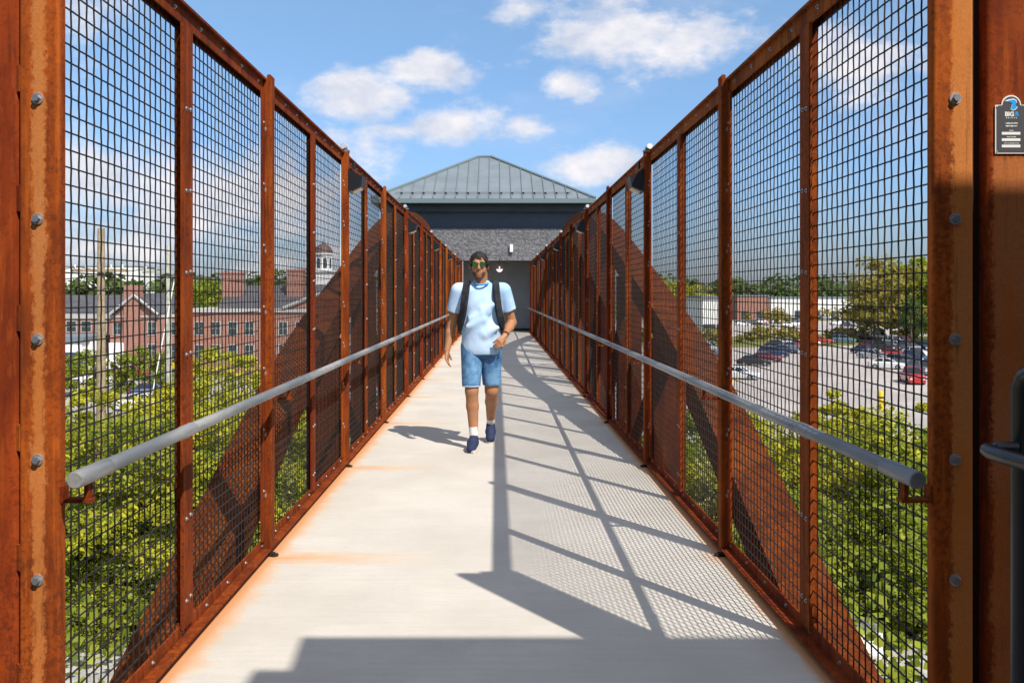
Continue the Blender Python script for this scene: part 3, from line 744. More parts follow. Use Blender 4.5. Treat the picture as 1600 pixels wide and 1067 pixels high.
for a in [
  (150, 615, 33, 6.5, 'lime', 'lime green tree by the wooden pole in the first left mesh panel', 1.2),
  (215, 640, 29, 6, 'mid', 'lower green tree in front of the street, seen in the first left mesh panel', 1.3),
  (120, 760, 27.5, 5, 'mid', 'short dark green tree closest to the left end column', 1.3),
  (262, 700, 28, 6, 'lime', 'yellow green tree above the gravel beside the first mullion', 1.2),
  (340, 556, 36, 8, 'lime', 'tallest lime tree, in the second left mesh panel', 1.15),
  (385, 585, 41, 8, 'lime', 'lime tree right behind the first left fence post', 1.15),
  (310, 610, 31, 7, 'lime', 'yellow lime tree beside the first left mullion, below the brick building', 1.1),
  (180, 850, 27.2, 4, 'mid', 'low green tree at the edge of the gravel on the left', 1.5),
  (300, 790, 28.5, 5, 'mid', 'dark green tree low in the second left mesh panel', 1.4),
  (455, 640, 44, 7, 'lime', 'lime tree in the third left mesh panel under the arch', 1.2),
  (480, 700, 37, 6.5, 'mid', 'green tree in the fourth left mesh panel under the handrail', 1.3),
  (420, 720, 33, 6, 'mid', 'green tree hidden mostly by the first left post', 1.3),
  (230, 900, 27.0, 3.4, 'mid', 'lowest green tree at the bottom of the left fence', 1.6),
  (130, 640, 38, 7, 'mid', 'green tree behind the wooden pole on the left', 1.2)]:
    tree(*a[:6], sx=a[6], group=gL)
for a in [
  (1180, 655, 36, 6, 'lime', 'yellow green tree beside the second right post, under the handrail', 1.1),
  (1230, 690, 32, 6, 'lime', 'yellow green tree behind the right mullion', 1.1),
  (1300, 640, 33, 7, 'lime', 'lime tree at the middle of the nearest right mesh panel', 1.15),
  (1350, 620, 37, 7, 'lime', 'tallest lime tree in the nearest right mesh panel', 1.1),
  (1410, 655, 31, 7, 'mid', 'green tree next to the right end column', 1.2),
  (1330, 760, 28.5, 6, 'mid', 'green tree low in the nearest right mesh panel', 1.3),
  (1430, 790, 27.5, 5, 'mid', 'low green tree beside the right handrail end', 1.3),
  (1260, 800, 29, 5, 'mid', 'dark green tree behind the red face of the right arch', 1.3),
  (1385, 860, 27.1, 3.8, 'mid', 'lowest green tree above the gravel on the right', 1.5),
  (1090, 620, 50, 7, 'mid', 'green tree between the arch and the second right post', 1.2),
  (1085, 690, 40, 6, 'mid', 'dark green tree low between the arch and the second right post', 1.2),
  (1210, 750, 30, 5.5, 'mid', 'green tree at the left of the right arch foot', 1.2)]:
    tree(*a[:6], sx=a[6], group=gR)
for a in [
  (1392, 408, 190, 17, 'autumn', 'large autumn tinted tree beyond the right parking lot', 1.25),
  (1432, 398, 200, 18, 'bigmid', 'tall green tree beside the autumn tree, next to the right column', 1.1),
  (1462, 420, 185, 15, 'bigmid', 'green tree cut by the right end column', 1.1),
  (1366, 440, 186, 11, 'autumn', 'smaller orange tree left of the large autumn tree', 1.1),
  (1424, 462, 150, 7, 'dark', 'dark narrow evergreen beside the right column, in front of the tall green tree', .6),
  (1045, 430, 225, 13, 'biglime', 'bright green roundish tree behind the right arch', 1.0),
  (1080, 440, 235, 12.5, 'biglime', 'bright green tree beside the cars left of the second right post', 1.0),
  (222, 540, 92, 6.5, 'bigmid', 'small street tree in front of the gabled brick house', 1.0),
  (300, 470, 135, 10, 'dark', 'dark tree between the gabled house and the long brick building', 1.2),
  (330, 432, 190, 14, 'bigmid', 'green tree behind the long brick building roof', 1.2),
  (130, 545, 88, 5, 'bigmid', 'small dark tree by the white trucks on the left', 1.2),
  (545, 430, 170, 16, 'biglime', 'green tree to the right of the white cupola', 1.0),
  (1215, 486, 300, 5.5, 'autumn', 'brown bushy tree in front of the long white building', 1.7),
  (350, 455, 128, 8, 'bigmid', 'green tree rising in front of the slate roof', 1.1)]:
    tree(*a[:6], sx=a[6])
def woods(name, pts, leaf, mat, seed, H):
    rs = np.random.RandomState(seed); C = []
    for (x0, y0, x1, y1, n, h) in pts:
        t = rs.uniform(0, 1, n); x = x0+(x1-x0)*t; y = y0+(y1-y0)*t + rs.uniform(-12, 12, n); hh = h*rs.uniform(.55, 1.05, n)
        C.append(np.stack([x, y, hh], 1))
    C = np.concatenate(C); per = 90
    d = rs.normal(size=(len(C), per, 3)); d /= np.linalg.norm(d, axis=2, keepdims=True)
    w = C[:, None, 2:3]*.42
    ctr = np.concatenate([C[:, None, :2] + d[:, :, :2]*w, GZ + C[:, None, 2:3]*.55 + d[:, :, 2:3]*C[:, None, 2:3]*.45], 2).reshape(-1, 3)
    n = len(ctr); nr = d.reshape(-1, 3) + rs.normal(size=(n, 3))*.6 + np.array([0, 0, .4]); nr /= np.linalg.norm(nr, axis=1, keepdims=True)
    a = np.cross(nr, rs.normal(size=(n, 3))); a /= np.linalg.norm(a, axis=1, keepdims=True); bb = np.cross(nr, a)
    L = leaf*rs.uniform(.5, 1.4, (n, 1))
    v = np.stack([ctr-a*L*.5, ctr+bb*L*.4, ctr+a*L*.5, ctr-bb*L*.4], 1).reshape(-1, 3)
    me = bpy.data.meshes.new(name); me.vertices.add(len(v)); me.vertices.foreach_set('co', v.ravel())
    me.loops.add(4*n); me.loops.foreach_set('vertex_index', np.arange(4*n)); me.polygons.add(n)
    me.polygons.foreach_set('loop_start', np.arange(0, 4*n, 4)); me.update(calc_edges=True); me.materials.append(mat)
    return ob(name, me)
o = woods('distant_woods', [(60, 420, 420, 520, 150, 17), (100, 700, 600, 720, 120, 26), (-420, 420, -60, 430, 170, 20), (-600, 700, 60, 720, 120, 24)], 3.2, M['leaf_dark'], 3, 1)
tag(o, 'dark line of woods along the horizon on both sides of the bridge', 'woods', kind='stuff')
o = woods('scrub', [(30, 190, 90, 196, 60, 2.8), (60, 345, 200, 360, 60, 5)], .8, M['leaf_autumn'], 5, 1)
tag(o, 'brown and green scrub between the two parking lots on the right', 'scrub', kind='stuff')
o = woods('undergrowth', [(-26, 29, -5, 31, 60, 2.2), (5, 29, 26, 31, 60, 2.2), (-24, 34, -5, 40, 60, 3), (6, 34, 26, 46, 60, 3)], .28, M['leaf_mid'], 8, 1)
tag(o, 'green undergrowth below the trees on both sides of the bridge', 'undergrowth', kind='stuff')

# ------------------------------------------------------------ buildings beyond
def brick():
    m, nt, b = newmat('red_brick'); q = NT(nt); p = q.pos()
    mp = nt.nodes.new('ShaderNodeMapping'); mp.inputs['Rotation'].default_value = (R(-90), 0, 0); nt.links.new(p, mp.inputs[0])
    br = nt.nodes.new('ShaderNodeTexBrick'); nt.links.new(mp.outputs[0], br.inputs['Vector'])
    br.inputs['Scale'].default_value = 1; br.inputs['Brick Width'].default_value = .4; br.inputs['Row Height'].default_value = .14
    br.inputs['Mortar Size'].default_value = .015; br.inputs['Color1'].default_value = (.25,.09,.065,1); br.inputs['Color2'].default_value = (.33,.13,.09,1); br.inputs['Mortar'].default_value = (.4,.3,.25,1)
    n = q.noise(p, .7, 5, .6)
    c = q.mix(q.m('MULTIPLY', q.step(n, .4, .7), .3), br.outputs[0], (.38, .17, .12)); nt.links.new(c, b.inputs['Base Color']); b.inputs['Roughness'].default_value = .9
    return m
M['brick'] = brick(); M['slate'] = plain('slate_roof', (.075, .075, .085), .7, 0, .2, .8); M['offwhite'] = plain('weathered_white_trim', (.42, .41, .39), .8, 0, .1, 2); M['glass'] = plain('window_glass', (.04, .06, .07), .08)
M['tan'] = plain('tan_roof', (.35, .2, .14), .8, 0, .15, 1)
def windows(T, inv, x0, x1, y, zs, n, w, h, fr='offwhite'):
    for i in range(n):
        cx = x0 + (x1-x0)*(i+.5)/n
        for z in zs:
            a = MB(); a.box(cx-w/2-.1, cx+w/2+.1, y-.06, y+.05, z-h/2-.12, z+h/2+.1); f = a.build('window', M[fr], T, False, inv)
            a = MB(); a.box(cx-w/2, cx-.03, y-.075, y-.061, z-h/2, z-.03); a.box(cx+.03, cx+w/2, y-.075, y-.061, z-h/2, z-.03)
            a.box(cx-w/2, cx-.03, y-.075, y-.061, z+.03, z+h/2); a.box(cx+.03, cx+w/2, y-.075, y-.061, z+.03, z+h/2); a.build('pane', M['glass'], f)
def X_(px, Y): return (px-VX)/F*Y
def Z_(py, Y): return CAMH-(py-VY)/F*Y
# long brick building
def long_brick():
    Y = 112; x0 = X_(285, Y); x1 = X_(620, Y); zt = Z_(488, Y)
    T = thing('brick_building', 'long two storey red brick building with white cornice and slate roof on the left', 'building', (x0, Y, GZ)); inv = (-x0, -Y, -GZ)
    w = MB(); w.box(x0, x1, Y, Y+14, GZ, zt); w.build('wall', M['brick'], T, False, inv)
    c = MB(); c.box(x0-.2, x1+.2, Y-.25, Y+14.2, zt, zt+.45); c.build('cornice', M['offwhite'], T, False, inv)
    r = MB(); zr = Z_(446, Y+6)
    r.prism([(Y+1, zt+.451), (Y+13, zt+.451), (Y+7, zr)], 'x', X_(335, Y), x1-.4); rf = r.build('roof', M['slate'], T, False, inv)
    for px, ty, wd in ((365, 428, 2.6), (463, 424, 2.0)):
        a = MB(); x = X_(px, Y+5); a.box(x-wd/2, x+wd/2, Y+4, Y+6, zt+1, Z_(ty, Y+5)); a.box(x-wd/2-.1, x+wd/2+.1, Y+3.9, Y+6.1, Z_(ty, Y+5)+.001, Z_(ty, Y+5)+.25); a.build('chimney', M['brick'], rf)
    windows(T, inv, X_(298, Y), X_(613, Y), Y, (Z_(513, Y), Z_(549, Y)), 12, 1.0, 1.55)
    g = MB(); gx = X_(500, Y)
    g.prism([(gx-4.2, zt+.46), (gx+4.2, zt+.46), (gx, Z_(462, Y))], 'y', Y-.1, Y+6); g.build('gable', M['brick'], T, False, inv)
    g = MB()
    for sg in (-1, 1): g.tube([(gx+sg*4.5, Y-.3, zt+.55), (gx, Y-.3, Z_(460, Y)+.1)], .2, 6)
    g.build('gable_trim', M['offwhite'], T, False, inv)
long_brick()
def cupola():
    Y = 135; x = X_(505, Y); zb = Z_(440, Y)
    T = thing('cupola_tower', 'white cupola with arched windows and brown dome above the brick building', 'tower', (x, Y, GZ)); inv = (-x, -Y, -GZ)
    b = MB(); b.box(x-3, x+3, Y-3, Y+3, GZ, zb-1.2); b.build('brick_base', M['brick'], T, False, inv)
    b = MB(); b.box(x-1.9, x+1.9, Y-1.9, Y+1.9, zb-1.2, zb+1.4); b.box(x-2.2, x+2.2, Y-2.2, Y+2.2, zb+1.4, zb+1.65); b.build('lower_stage', M['white'], T, False, inv)
    b = MB(); b.lathe([(1.35, 0), (1.35, 2.4), (1.6, 2.41), (1.6, 2.6)], (x, Y, zb+1.65), 8); la = b.build('lantern', M['white'], T, False, inv)
    for k in range(8):
        a = 2*math.pi*(k+.5)/8; nx, ny = math.cos(a), math.sin(a); r = 1.35*math.cos(math.pi/8)+.02; c = Vector((x+nx*r, Y+ny*r, zb+2.75)); t = Vector((-ny, nx, 0))
        pts = [c - t*.27 + Vector((0,0,-.75)), c + t*.27 + Vector((0,0,-.75))] + [c + t*.27*math.cos(q) + Vector((0,0,.5+.27*math.sin(q))) for q in [math.pi*j/6 for j in range(7)]]
        w = MB(); n = len(pts); o = Vector((nx, ny, 0))*.03; w.add(pts + [p+o for p in pts], [tuple(range(n, 2*n))] + [(i, (i+1) % n, n+(i+1) % n, n+i) for i in range(n)]); w.build('window', M['glass'], la)
    b = MB(); b.lathe([(1.5, 0), (1.42, .45), (1.1, .95), (.6, 1.3), (.12, 1.5), (.06, 2.1), (.02, 3.0)], (x, Y, zb+4.25), 12); b.build('dome', plain('copper_brown_dome', (.12, .07, .06), .6), T, True, inv)
cupola()
def gable_house():
    Y = 108; x0 = X_(172, Y); x1 = X_(284, Y); zt = Z_(492, Y)
    T = thing('brick_house', 'red brick house with white trimmed gable and chimney on the left', 'house', (x0, Y, GZ)); inv = (-x0, -Y, -GZ)
    w = MB(); w.box(x0, x1, Y, Y+12, GZ, zt); w.build('wall', M['brick'], T, False, inv)
    gx = X_(212, Y); hw = X_(246, Y)-gx; r = MB(); r.prism([(gx-hw, zt+.002), (gx+hw, zt+.002), (gx, Z_(463, Y))], 'y', Y-.15, Y+12); r.build('gable', M['brick'], T, False, inv)
    for sg in (-1, 1):
        r = MB(); r.add([(gx, Y-.5, Z_(462, Y)), (gx+sg*(hw+.3), Y-.5, zt-.1), (gx+sg*(hw+.3), Y+12, zt-.1), (gx, Y+12, Z_(462, Y)),
                         (gx, Y-.5, Z_(462, Y)+.3), (gx+sg*(hw+.3), Y-.5, zt+.2), (gx+sg*(hw+.3), Y+12, zt+.2), (gx, Y+12, Z_(462, Y)+.3)],
                        [(0,1,2,3), (4,7,6,5), (0,4,5,1), (1,5,6,2), (2,6,7,3), (3,7,4,0)]); r.build('roof', M['slate'], T, False, inv)
        r = MB(); r.tube([(gx, Y-.6, Z_(461, Y)), (gx+sg*(hw+.3), Y-.6, zt+.05)], .17, 6); r.build('gable_trim', M['offwhite'], T, False, inv)
    a = MB(); a.box(X_(196, Y), X_(220, Y), Y-.5, Y+.7, GZ, Z_(446, Y)); a.build('chimney', M['brick'], T, False, inv)
    c = MB(); c.box(x0-.1, x1+.1, Y-.1, Y+.0, zt-.3, zt); c.build('cornice', M['offwhite'], T, False, inv)
    windows(T, inv, X_(222, Y), X_(284, Y), Y, (Z_(513, Y), Z_(548, Y)), 2, .9, 1.5); windows(T, inv, X_(172, Y), X_(195, Y), Y, (Z_(513, Y),), 1, .9, 1.4)
gable_house()
def slate_block():
    Y = 116; x0 = X_(40, Y); x1 = X_(182, Y); zt = Z_(487, Y)
    T = thing('brick_building', 'low brick building with dark slate roof at the far left behind the wooden pole', 'building', (x0, Y, GZ)); inv = (-x0, -Y, -GZ)
    w = MB(); w.box(x0, x1, Y, Y+10, GZ, zt); w.build('wall', M['brick'], T, False, inv)
    w = MB(); w.box(x0, x1, Y-.2, Y+.0, zt-.9, zt); w.build('fascia', M['offwhite'], T, False, inv)
    r = MB(); r.prism([(Y-.4, zt+.002), (Y+10, zt+.002), (Y+5, Z_(461, Y+5))], 'x', x0, x1); r.build('roof', M['slate'], T, False, inv)
    windows(T, inv, X_(100, Y), X_(170, Y), Y, (Z_(510, Y),), 3, 1.2, 1.3)
slate_block()
def flat_building(px0, px1, py, Y, depth, mat, label, doors=True):
    x0 = X_(px0, Y); x1 = X_(px1, Y); zt = Z_(py, Y)
    T = thing('warehouse', label, 'building', (x0, Y, GZ)); inv = (-x0, -Y, -GZ)
    w = MB(); w.box(x0, x1, Y, Y+depth, GZ, zt); w.build('wall', M[mat], T, False, inv)
    r = MB(); r.box(x0-.3, x1+.3, Y-.3, Y+depth+.3, zt, zt+.5); r.build('roof', M['roof'], T, False, inv)
    if doors:
        n = max(2, int((x1-x0)/7)); 
        for i in range(n):
            cx = x0+(x1-x0)*(i+.5)/n; d = MB(); d.box(cx-1.4, cx+1.4, Y-.12, Y+.02, GZ, GZ+3.2); d.build('door', M['smooth'], T, False, inv)
flat_building(1098, 1140, 466, 200, 20, 'white', 'white flat building beside the bright green trees on the right')
flat_building(1152, 1200, 463, 350, 25, 'brick', 'red fronted low building at the left end of the white warehouses', True)
flat_building(1203, 1350, 466, 360, 40, 'white', 'long white warehouse beyond the right parking lots')
flat_building(1360, 1500, 470, 380, 40, 'white', 'white warehouse behind the autumn tree')
flat_building(60, 215, 417, 560, 30, 'white', 'distant white roofed building on the skyline at the far left')
flat_building(60, 128, 533, 104, 8, 'white', 'white fronted shop below the slate roof at the far left')
flat_building(548, 576, 448, 90, 6, 'tan', 'narrow tan house front seen behind the left arch', False)

# utility poles with wires
def pole(px, top, Y, r, col, label, arm=None):
    x = X_(px, Y); zt = Z_(top, Y); T = thing('utility_pole', label, 'utility pole', (x, Y, GZ), 0, 'utility poles on the left')
    m = plain('pole_wood', col, .85, 0, .25, 5)
    b = MB(); b.tube([(0,0,0), (0,0,(zt-GZ)*.5), (0,0,zt-GZ)], [r*1.2, r*1.05, r*.8], 12); b.build('pole', m, T, True)
    if arm:
        z = Z_(arm, Y)-GZ; b = MB(); b.box(-1.1, 1.1, -r-.09, -r, z-.06, z+.06); b.build('crossarm', m, T)
        for k in (-.95, -.5, .5, .95): b = MB(); b.lathe([(.03, 0), (.05, .04), (.03, .09), (.045, .13), (.02, .17)], (k, -r-.045, z+.06), 8); b.build('insulator', M['white'], T, True)
    return T
pole(158, 357, 36, .17, (.34, .26, .17), 'tan wooden utility pole, the taller one nearest the left column', 423)
pole(263, 384, 41, .16, (.42, .42, .36), 'pale weathered utility pole right of the tan one', 425)
def wire(p, q, sag, label):
    pts = [p.lerp(q, t/16) - Vector((0,0,sag*4*(t/16)*(1-t/16))) for t in range(17)]
    b = MB(); b.tube(pts, .018, 5); tag(b.build('power_line', M['wire']), label, 'cable', 'power lines on the left')
pa = P(158, 421, 36); pb = P(263, 423, 41); pc = pb + (pb-pa)*3 + Vector((0, 25, .3)); pz = pa - (pb-pa)*2.2
for dz, dx, l in ((.1, -.9, 'upper'), (-.15, .5, 'lower')):
    dd = Vector((dx, 0, dz))
    wire(pz+dd, pa+dd, .3, f'{l} power line running left from the tan pole'); wire(pa+dd, pb+dd, .15, f'{l} power line between the two poles'); wire(pb+dd, pc+dd, .6, f'{l} power line running away right of the pale pole')
b = MB(); b.tube([P(274, 430, 41), P(238, 615, 39)], .025, 5); tag(b.build('guy_wire', M['white']), 'pale guy wire slanting down from the pale utility pole', 'cable')
# light pole behind the fourth left panel
T = thing('lamp_pole', 'slim pale lamp pole seen through the left fence under the arch', 'lamp post', (X_(493, 60), 60, GZ))
b = MB(); b.tube([(0,0,0), (0,0,Z_(596, 60)-GZ+2.5)], [.18, .12], 10); b.build('pole', M['galv'], T, True); b = MB(); b.box(-.15, .7, -.12, .12, Z_(596, 60)-GZ+2.45, Z_(596, 60)-GZ+2.6); b.build('lamp_head', M['galv'], T)

# ------------------------------------------------------------ cars
M['tyre'] = plain('tyre', (.02, .02, .02), .8); M['rim'] = plain('rim', (.4, .4, .42), .35, .7); M['cglass'] = plain('car_glass', (.015, .02, .025), .06)
M['hl'] = plain('headlight_glass', (.7, .7, .68), .15); M['tl'] = plain('tail_light', (.4, .01, .01), .25)
def carpaint(n, c):
    m = plain('car_'+n, c, .3, .15); m.node_tree.nodes['Principled BSDF'].inputs['Coat Weight'].default_value = .6; return m
CP = {n: carpaint(n, c) for n, c in dict(white=(.75,.75,.74), silver=(.42,.44,.46), black=(.015,.015,.02), navy=(.02,.035,.09), red=(.45,.02,.025), maroon=(.16,.015,.03), grey=(.13,.14,.16), teal=(.1,.2,.25), yellow=(.75,.5,.02)).items()}
def profile_shell(prof, hw, tuck):
    # prof: list of (y, ztop) along length, body side with chamfer
    b = MB(); n = len(prof); vs = []; zb = .22
    for y, z, w in prof:
        ww = hw*w
        vs += [(-ww*.97, y, zb), (-ww, y, zb+.2), (-ww, y, max(zb+.25, z-.14)), (-ww*tuck, y, z), (ww*tuck, y, z), (ww, y, max(zb+.25, z-.14)), (ww, y, zb+.2), (ww*.97, y, zb)]
    fs = []
    for i in range(n-1):
        for k in range(8): fs.append((8*i+k, 8*i+(k+1) % 8, 8*i+8+(k+1) % 8, 8*i+8+k))
    fs += [tuple(range(8)), tuple(8*(n-1)+k for k in range(8))[::-1]]
    b.add(vs, fs); return b
def cabin(pts, z0, z1, wb, wt):      # pts: y0b,y1b,y0t,y1t
    y0, y1, y2, y3 = pts; b = MB()
    b.add([(-wb,y0,z0),(wb,y0,z0),(wb,y1,z0),(-wb,y1,z0),(-wt,y2,z1),(wt,y2,z1),(wt,y3,z1),(-wt,y3,z1)], [(0,3,2,1),(4,5,6,7),(0,1,5,4),(1,2,6,5),(2,3,7,6),(3,0,4,7)]); return b
def make_car(kind):
    T = thing(kind, 'x', 'car')
    hw = .9
    if kind == 'sedan':
        pr = [(-2.3,.62,.8),(-2.15,.78,.95),(-1.2,.92,1),(-.5,.98,1),(1.2,1.0,1),(2.0,.98,.97),(2.28,.85,.85)]; cb = (-.95, 1.75, -.25, 1.05); zt = 1.43; z0 = .93; wy = (-1.4, 1.4)
    elif kind == 'suv':
        pr = [(-2.3,.75,.82),(-2.15,.95,.96),(-1.2,1.06,1),(-.5,1.1,1),(1.5,1.12,1),(2.2,1.1,.98),(2.3,.9,.93)]; cb = (-1.0, 2.22, -.4, 1.9); zt = 1.72; z0 = 1.05; wy = (-1.42, 1.42)
    else:
        pr = [(-2.7,.8,.85),(-2.55,1.02,.97),(-1.5,1.12,1),(-.9,1.14,1),(.7,1.14,1),(2.6,1.12,1),(2.7,.9,.96)]; cb = (-1.1, .75, -.5, .6); zt = 1.8; z0 = 1.1; wy = (-1.75, 1.75)
    profile_shell(pr, hw, .9).build('body', CP['white'], T, False)
    cabin(cb, z0, zt-.05, hw*.9, hw*.72).build('windows', M['cglass'], T)
    rf = MB(); rf.box(-hw*.71, hw*.71, cb[2]+.02, cb[3]-.02, zt-.048, zt)
    for x in (-1, 1):          # pillars
        for yb, yt in ((cb[0], cb[2]), (cb[1], cb[3]), ((cb[0]+cb[1])/2, (cb[2]+cb[3])/2)):
            rf.tube([(x*hw*.9, yb, z0), (x*hw*.725, yt, zt-.03)], .045, 5)
    rf.build('roof', CP['white'], T)
    if kind == 'pickup':
        c = MB(); c.box(-.72, .72, .85, 2.55, .9, 1.125); c.build('cargo_bed', M['black'], T)
    wh = MB()
    wh = MB(); wh.tube([(-.1,0,0), (.1,0,0)], .33, 16); wm = wh.mesh('wheel', M['tyre'], True)
    rm = MB(); rm.tube([(-.115,0,0), (.115,0,0)], .2, 12); rmm = rm.mesh('rim', M['rim'])
    for x in (-1, 1):
        for y in wy: w = ob('wheel', wm, T, (x*.83, y, .33)); ob('rim', rmm, w)
    for x in (-1, 1):
        b = MB(); b.box(x*.5, x*.82, pr[0][0]-.02, pr[0][0]+.2, .58, .72); b.build('headlight', M['hl'], T)
        b = MB(); b.box(x*.55, x*.84, pr[-1][0]-.15, pr[-1][0]+.015, .72, .88 if kind == 'sedan' else 1.0); b.build('tail_light', M['tl'], T)
    b = MB(); b.box(-.84, .84, pr[-1][0]-.1, pr[-1][0]+.03, .3, .5); b.build('rear_bumper', M['black'], T)
    return T
PROTO = {k: make_car(k) for k in ('sedan', 'suv', 'pickup')}; used = set()
def car(kind, col, px, py, deg, label, group, Y=None):
    if kind in used: T = copy_tree(PROTO[kind])
    else: T = PROTO[kind]; used.add(kind)
    p = G(px, py); T.location = p; T.rotation_euler = (0, 0, R(deg)); T.name = kind
    for c in T.children:
        if c.name.split('.')[0] in ('body', 'roof'):
            c.material_slots[0].link = 'OBJECT'; c.material_slots[0].material = CP[col]
    tag(T, label, 'truck' if kind == 'pickup' else 'car', group)
ga = 'cars parked in the right parking lot'; gb = 'cars parked in the far right lot'; gl = 'cars parked on the left'
for a in [
 ('sedan','black',1178,571,75,'black sedan nearest the second right post, first of the diagonal row'),
 ('sedan','maroon',1196,565,75,'maroon sedan second in the diagonal row of parked cars'),
 ('suv','navy',1208,558,75,'navy suv third in the diagonal row of parked cars'),
 ('sedan','navy',1224,552,75,'navy sedan fourth in the diagonal row of parked cars'),
 ('sedan','grey',1238,547,75,'grey sedan fifth in the diagonal row, left of the right mullion'),
 ('sedan','red',1250,544,75,'red sedan half hidden behind the right mullion'),
 ('sedan','white',1262,540,75,'white sedan just right of the mullion in the diagonal row'),
 ('sedan','red',1283,537,75,'red sedan right of the mullion in the diagonal row'),
 ('suv','teal',1318,536,60,'blue grey suv near the end of the diagonal row'),
 ('sedan','black',1350,532,80,'black sedan at the far end of the diagonal row'),
 ('suv','white',1376,531,20,'white suv furthest back in the clustered cars by the right column'),
 ('suv','white',1396,538,15,'white suv beside the autumn tree, nearer than the furthest one'),
 ('sedan','maroon',1362,545,30,'maroon sedan left of the white suvs in the cluster'),
 ('suv','grey',1420,548,10,'grey suv under the autumn tree'),
 ('suv','navy',1440,548,10,'navy suv cut by the right column, back of the cluster'),
 ('sedan','silver',1364,560,40,'silver sedan at the left edge of the clustered cars'),
 ('sedan','white',1386,576,60,'white sedan, largest of the clustered cars'),
 ('sedan','red',1398,559,50,'red sedan in the middle of the clustered cars'),
 ('suv','grey',1410,573,20,'dark suv directly behind the red pickup'),
 ('suv','navy',1432,566,10,'navy suv behind and right of the red pickup'),
 ('pickup','red',1425,598,-12,'red pickup truck nearest the viewer in the right lot'),
 ('suv','grey',1442,585,0,'grey suv cut by the right column beside the red pickup'),
 ('sedan','white',1156,592,60,'white sedan just right of the second right post, nearest row'),
 ('suv','silver',1104,550,70,'silver suv between the arch and the second right post'),
 ('sedan','grey',1112,560,70,'grey sedan partly behind the second right post'),
 ('sedan','black',1098,540,70,'black sedan behind the silver suv near the arch'),
 ('sedan','red',1092,522,80,'red sedan beneath the bright green tree'),
 ('suv','white',1082,516,80,'white suv beneath the bright green tree'),
 ('sedan','grey',1104,516,80,'grey sedan right of the red sedan beneath the bright green tree')]:
    car(*a[:5], a[5], ga)
for a in [('sedan','silver',1404,545,15,'silver sedan wedged behind the red sedan in the cluster'),
 ('sedan','navy',1352,553,35,'navy sedan at the left end of the cluster, beside the maroon one'),
 ('suv','maroon',1412,538,10,'maroon suv deep in the cluster below the autumn tree'),
 ('sedan','white',1430,556,12,'white sedan between the grey suvs near the right column'),
 ('suv','black',1384,548,25,'black suv in front of the white suvs in the cluster'),
 ('sedan','silver',1233,540,78,'silver sedan in the second line behind the diagonal row'),
 ('sedan','black',1215,543,78,'black sedan in the second line behind the diagonal row')]:
    car(*a[:5], a[5], ga)
far = [('white',1160,509),('silver',1170,507),('black',1180,508),('white',1189,506),('red',1197,504),('maroon',1206,503),('white',1216,506),('grey',1225,504),('white',1233,511),('navy',1240,504),('white',1246,509),
       ('white',1280,498),('silver',1290,500),('grey',1298,497),('white',1308,508),('silver',1318,506),('white',1330,499),('navy',1325,511),('red',1340,504),('white',1345,498)]
for i, (c, x, y) in enumerate(far):
    car('sedan' if i % 3 else 'suv', c, x, y, 80 if i % 2 else 95, f'{c} car, number {i+1} counted from the left in the far right parking lot', gb)
for a in [
 ('sedan','white',110,600,80,'white sedan beside the left end column on the street'),
 ('suv','white',142,600,100,'white suv just left of the tan wooden pole'),
 ('sedan','red',212,590,85,'red sedan right of the tan wooden pole'),
 ('suv','navy',245,592,20,'navy suv right of the red sedan on the left street'),
 ('sedan','navy',240,622,110,'dark navy sedan nearest the pale utility pole'),
 ('suv','grey',268,600,60,'grey suv behind the pale utility pole'),
 ('sedan','white',226,640,100,'white sedan low between the trees by the pale pole'),
 ('sedan','red',560,604,95,'red sedan seen under the left arch near the first wall light post'),
 ('sedan','grey',562,628,95,'grey sedan seen under the left arch, below the red one'),
 ('sedan','maroon',556,650,95,'maroon sedan seen under the left arch, lowest of the three'),
 ('suv','white',170,578,85,'white suv directly behind the tan wooden pole')]:
    car(*a[:5], a[5], gl)
# box trucks
def truck(px0, px1, py0, py1, label):
    pm = (px0+px1)/2; p = G(pm, py1); Y = p.y; w = (px1-px0)/F*Y; h = (py1-py0)/F*Y
    T = thing('box_truck', label, 'truck', p, 0, 'white box trucks on the left')
    b = MB(); b.box(-w/2, w/2, -1.2, 1.2, .9, h); b.build('cargo_box', M['white'], T)
    b = MB(); b.box(w/2+.1, w/2+1.7, -1.05, 1.05, .5, 1.7); b.box(w/2+.1, w/2+1.2, -1.0, 1.0, 1.7, 2.4); b.build('cab', CP['white'], T)
    for x in (-w/2+.8, w/2+1.0):
        for y in (-1.0, 1.0): b = MB(); b.tube([(x, y-.12, .45), (x, y+.12, .45)], .45, 14); b.build('wheel', M['tyre'], T)
truck(113, 150, 531, 590, 'white box truck left of the tan pole'); truck(176, 199, 535, 588, 'white box truck right of the tan pole')
# yellow bits
t = thing('bollard', 'yellow bollard among the bushes in the nearest right panel', 'bollard', G(1376, 640)); b = MB(); b.lathe([(.3, 0), (.3, 1.4), (.22, 1.6), (.05, 1.68)], n=14); b.build('post', CP['yellow'], t, True); b = MB(); b.lathe([(.305, 1.0), (.305, 1.15)], n=14); b.build('band', M['black'], t)
t = thing('yellow_container', 'yellow container on the street beside the pale utility pole', 'container', G(272, 596)); b = MB(); b.box(-1.3, 1.3, -.8, .8, .15, 2.3); b.build('bin', CP['yellow'], t); b = MB(); b.box(-1.35, 1.35, -.85, .85, 2.301, 2.42); b.build('lid', M['black'], t); 
t = thing('utility_box', 'white concrete utility box on the gravel at the foot of the right fence', 'box', (10.2, 25.2, GZ)); b = MB(); b.box(-.5, .5, -.4, .4, 0, .7); b.build('cabinet', M['white'], t); b = MB(); b.box(-.55, .55, -.45, .45, .701, .76); b.build('lid', M['galv'], t)

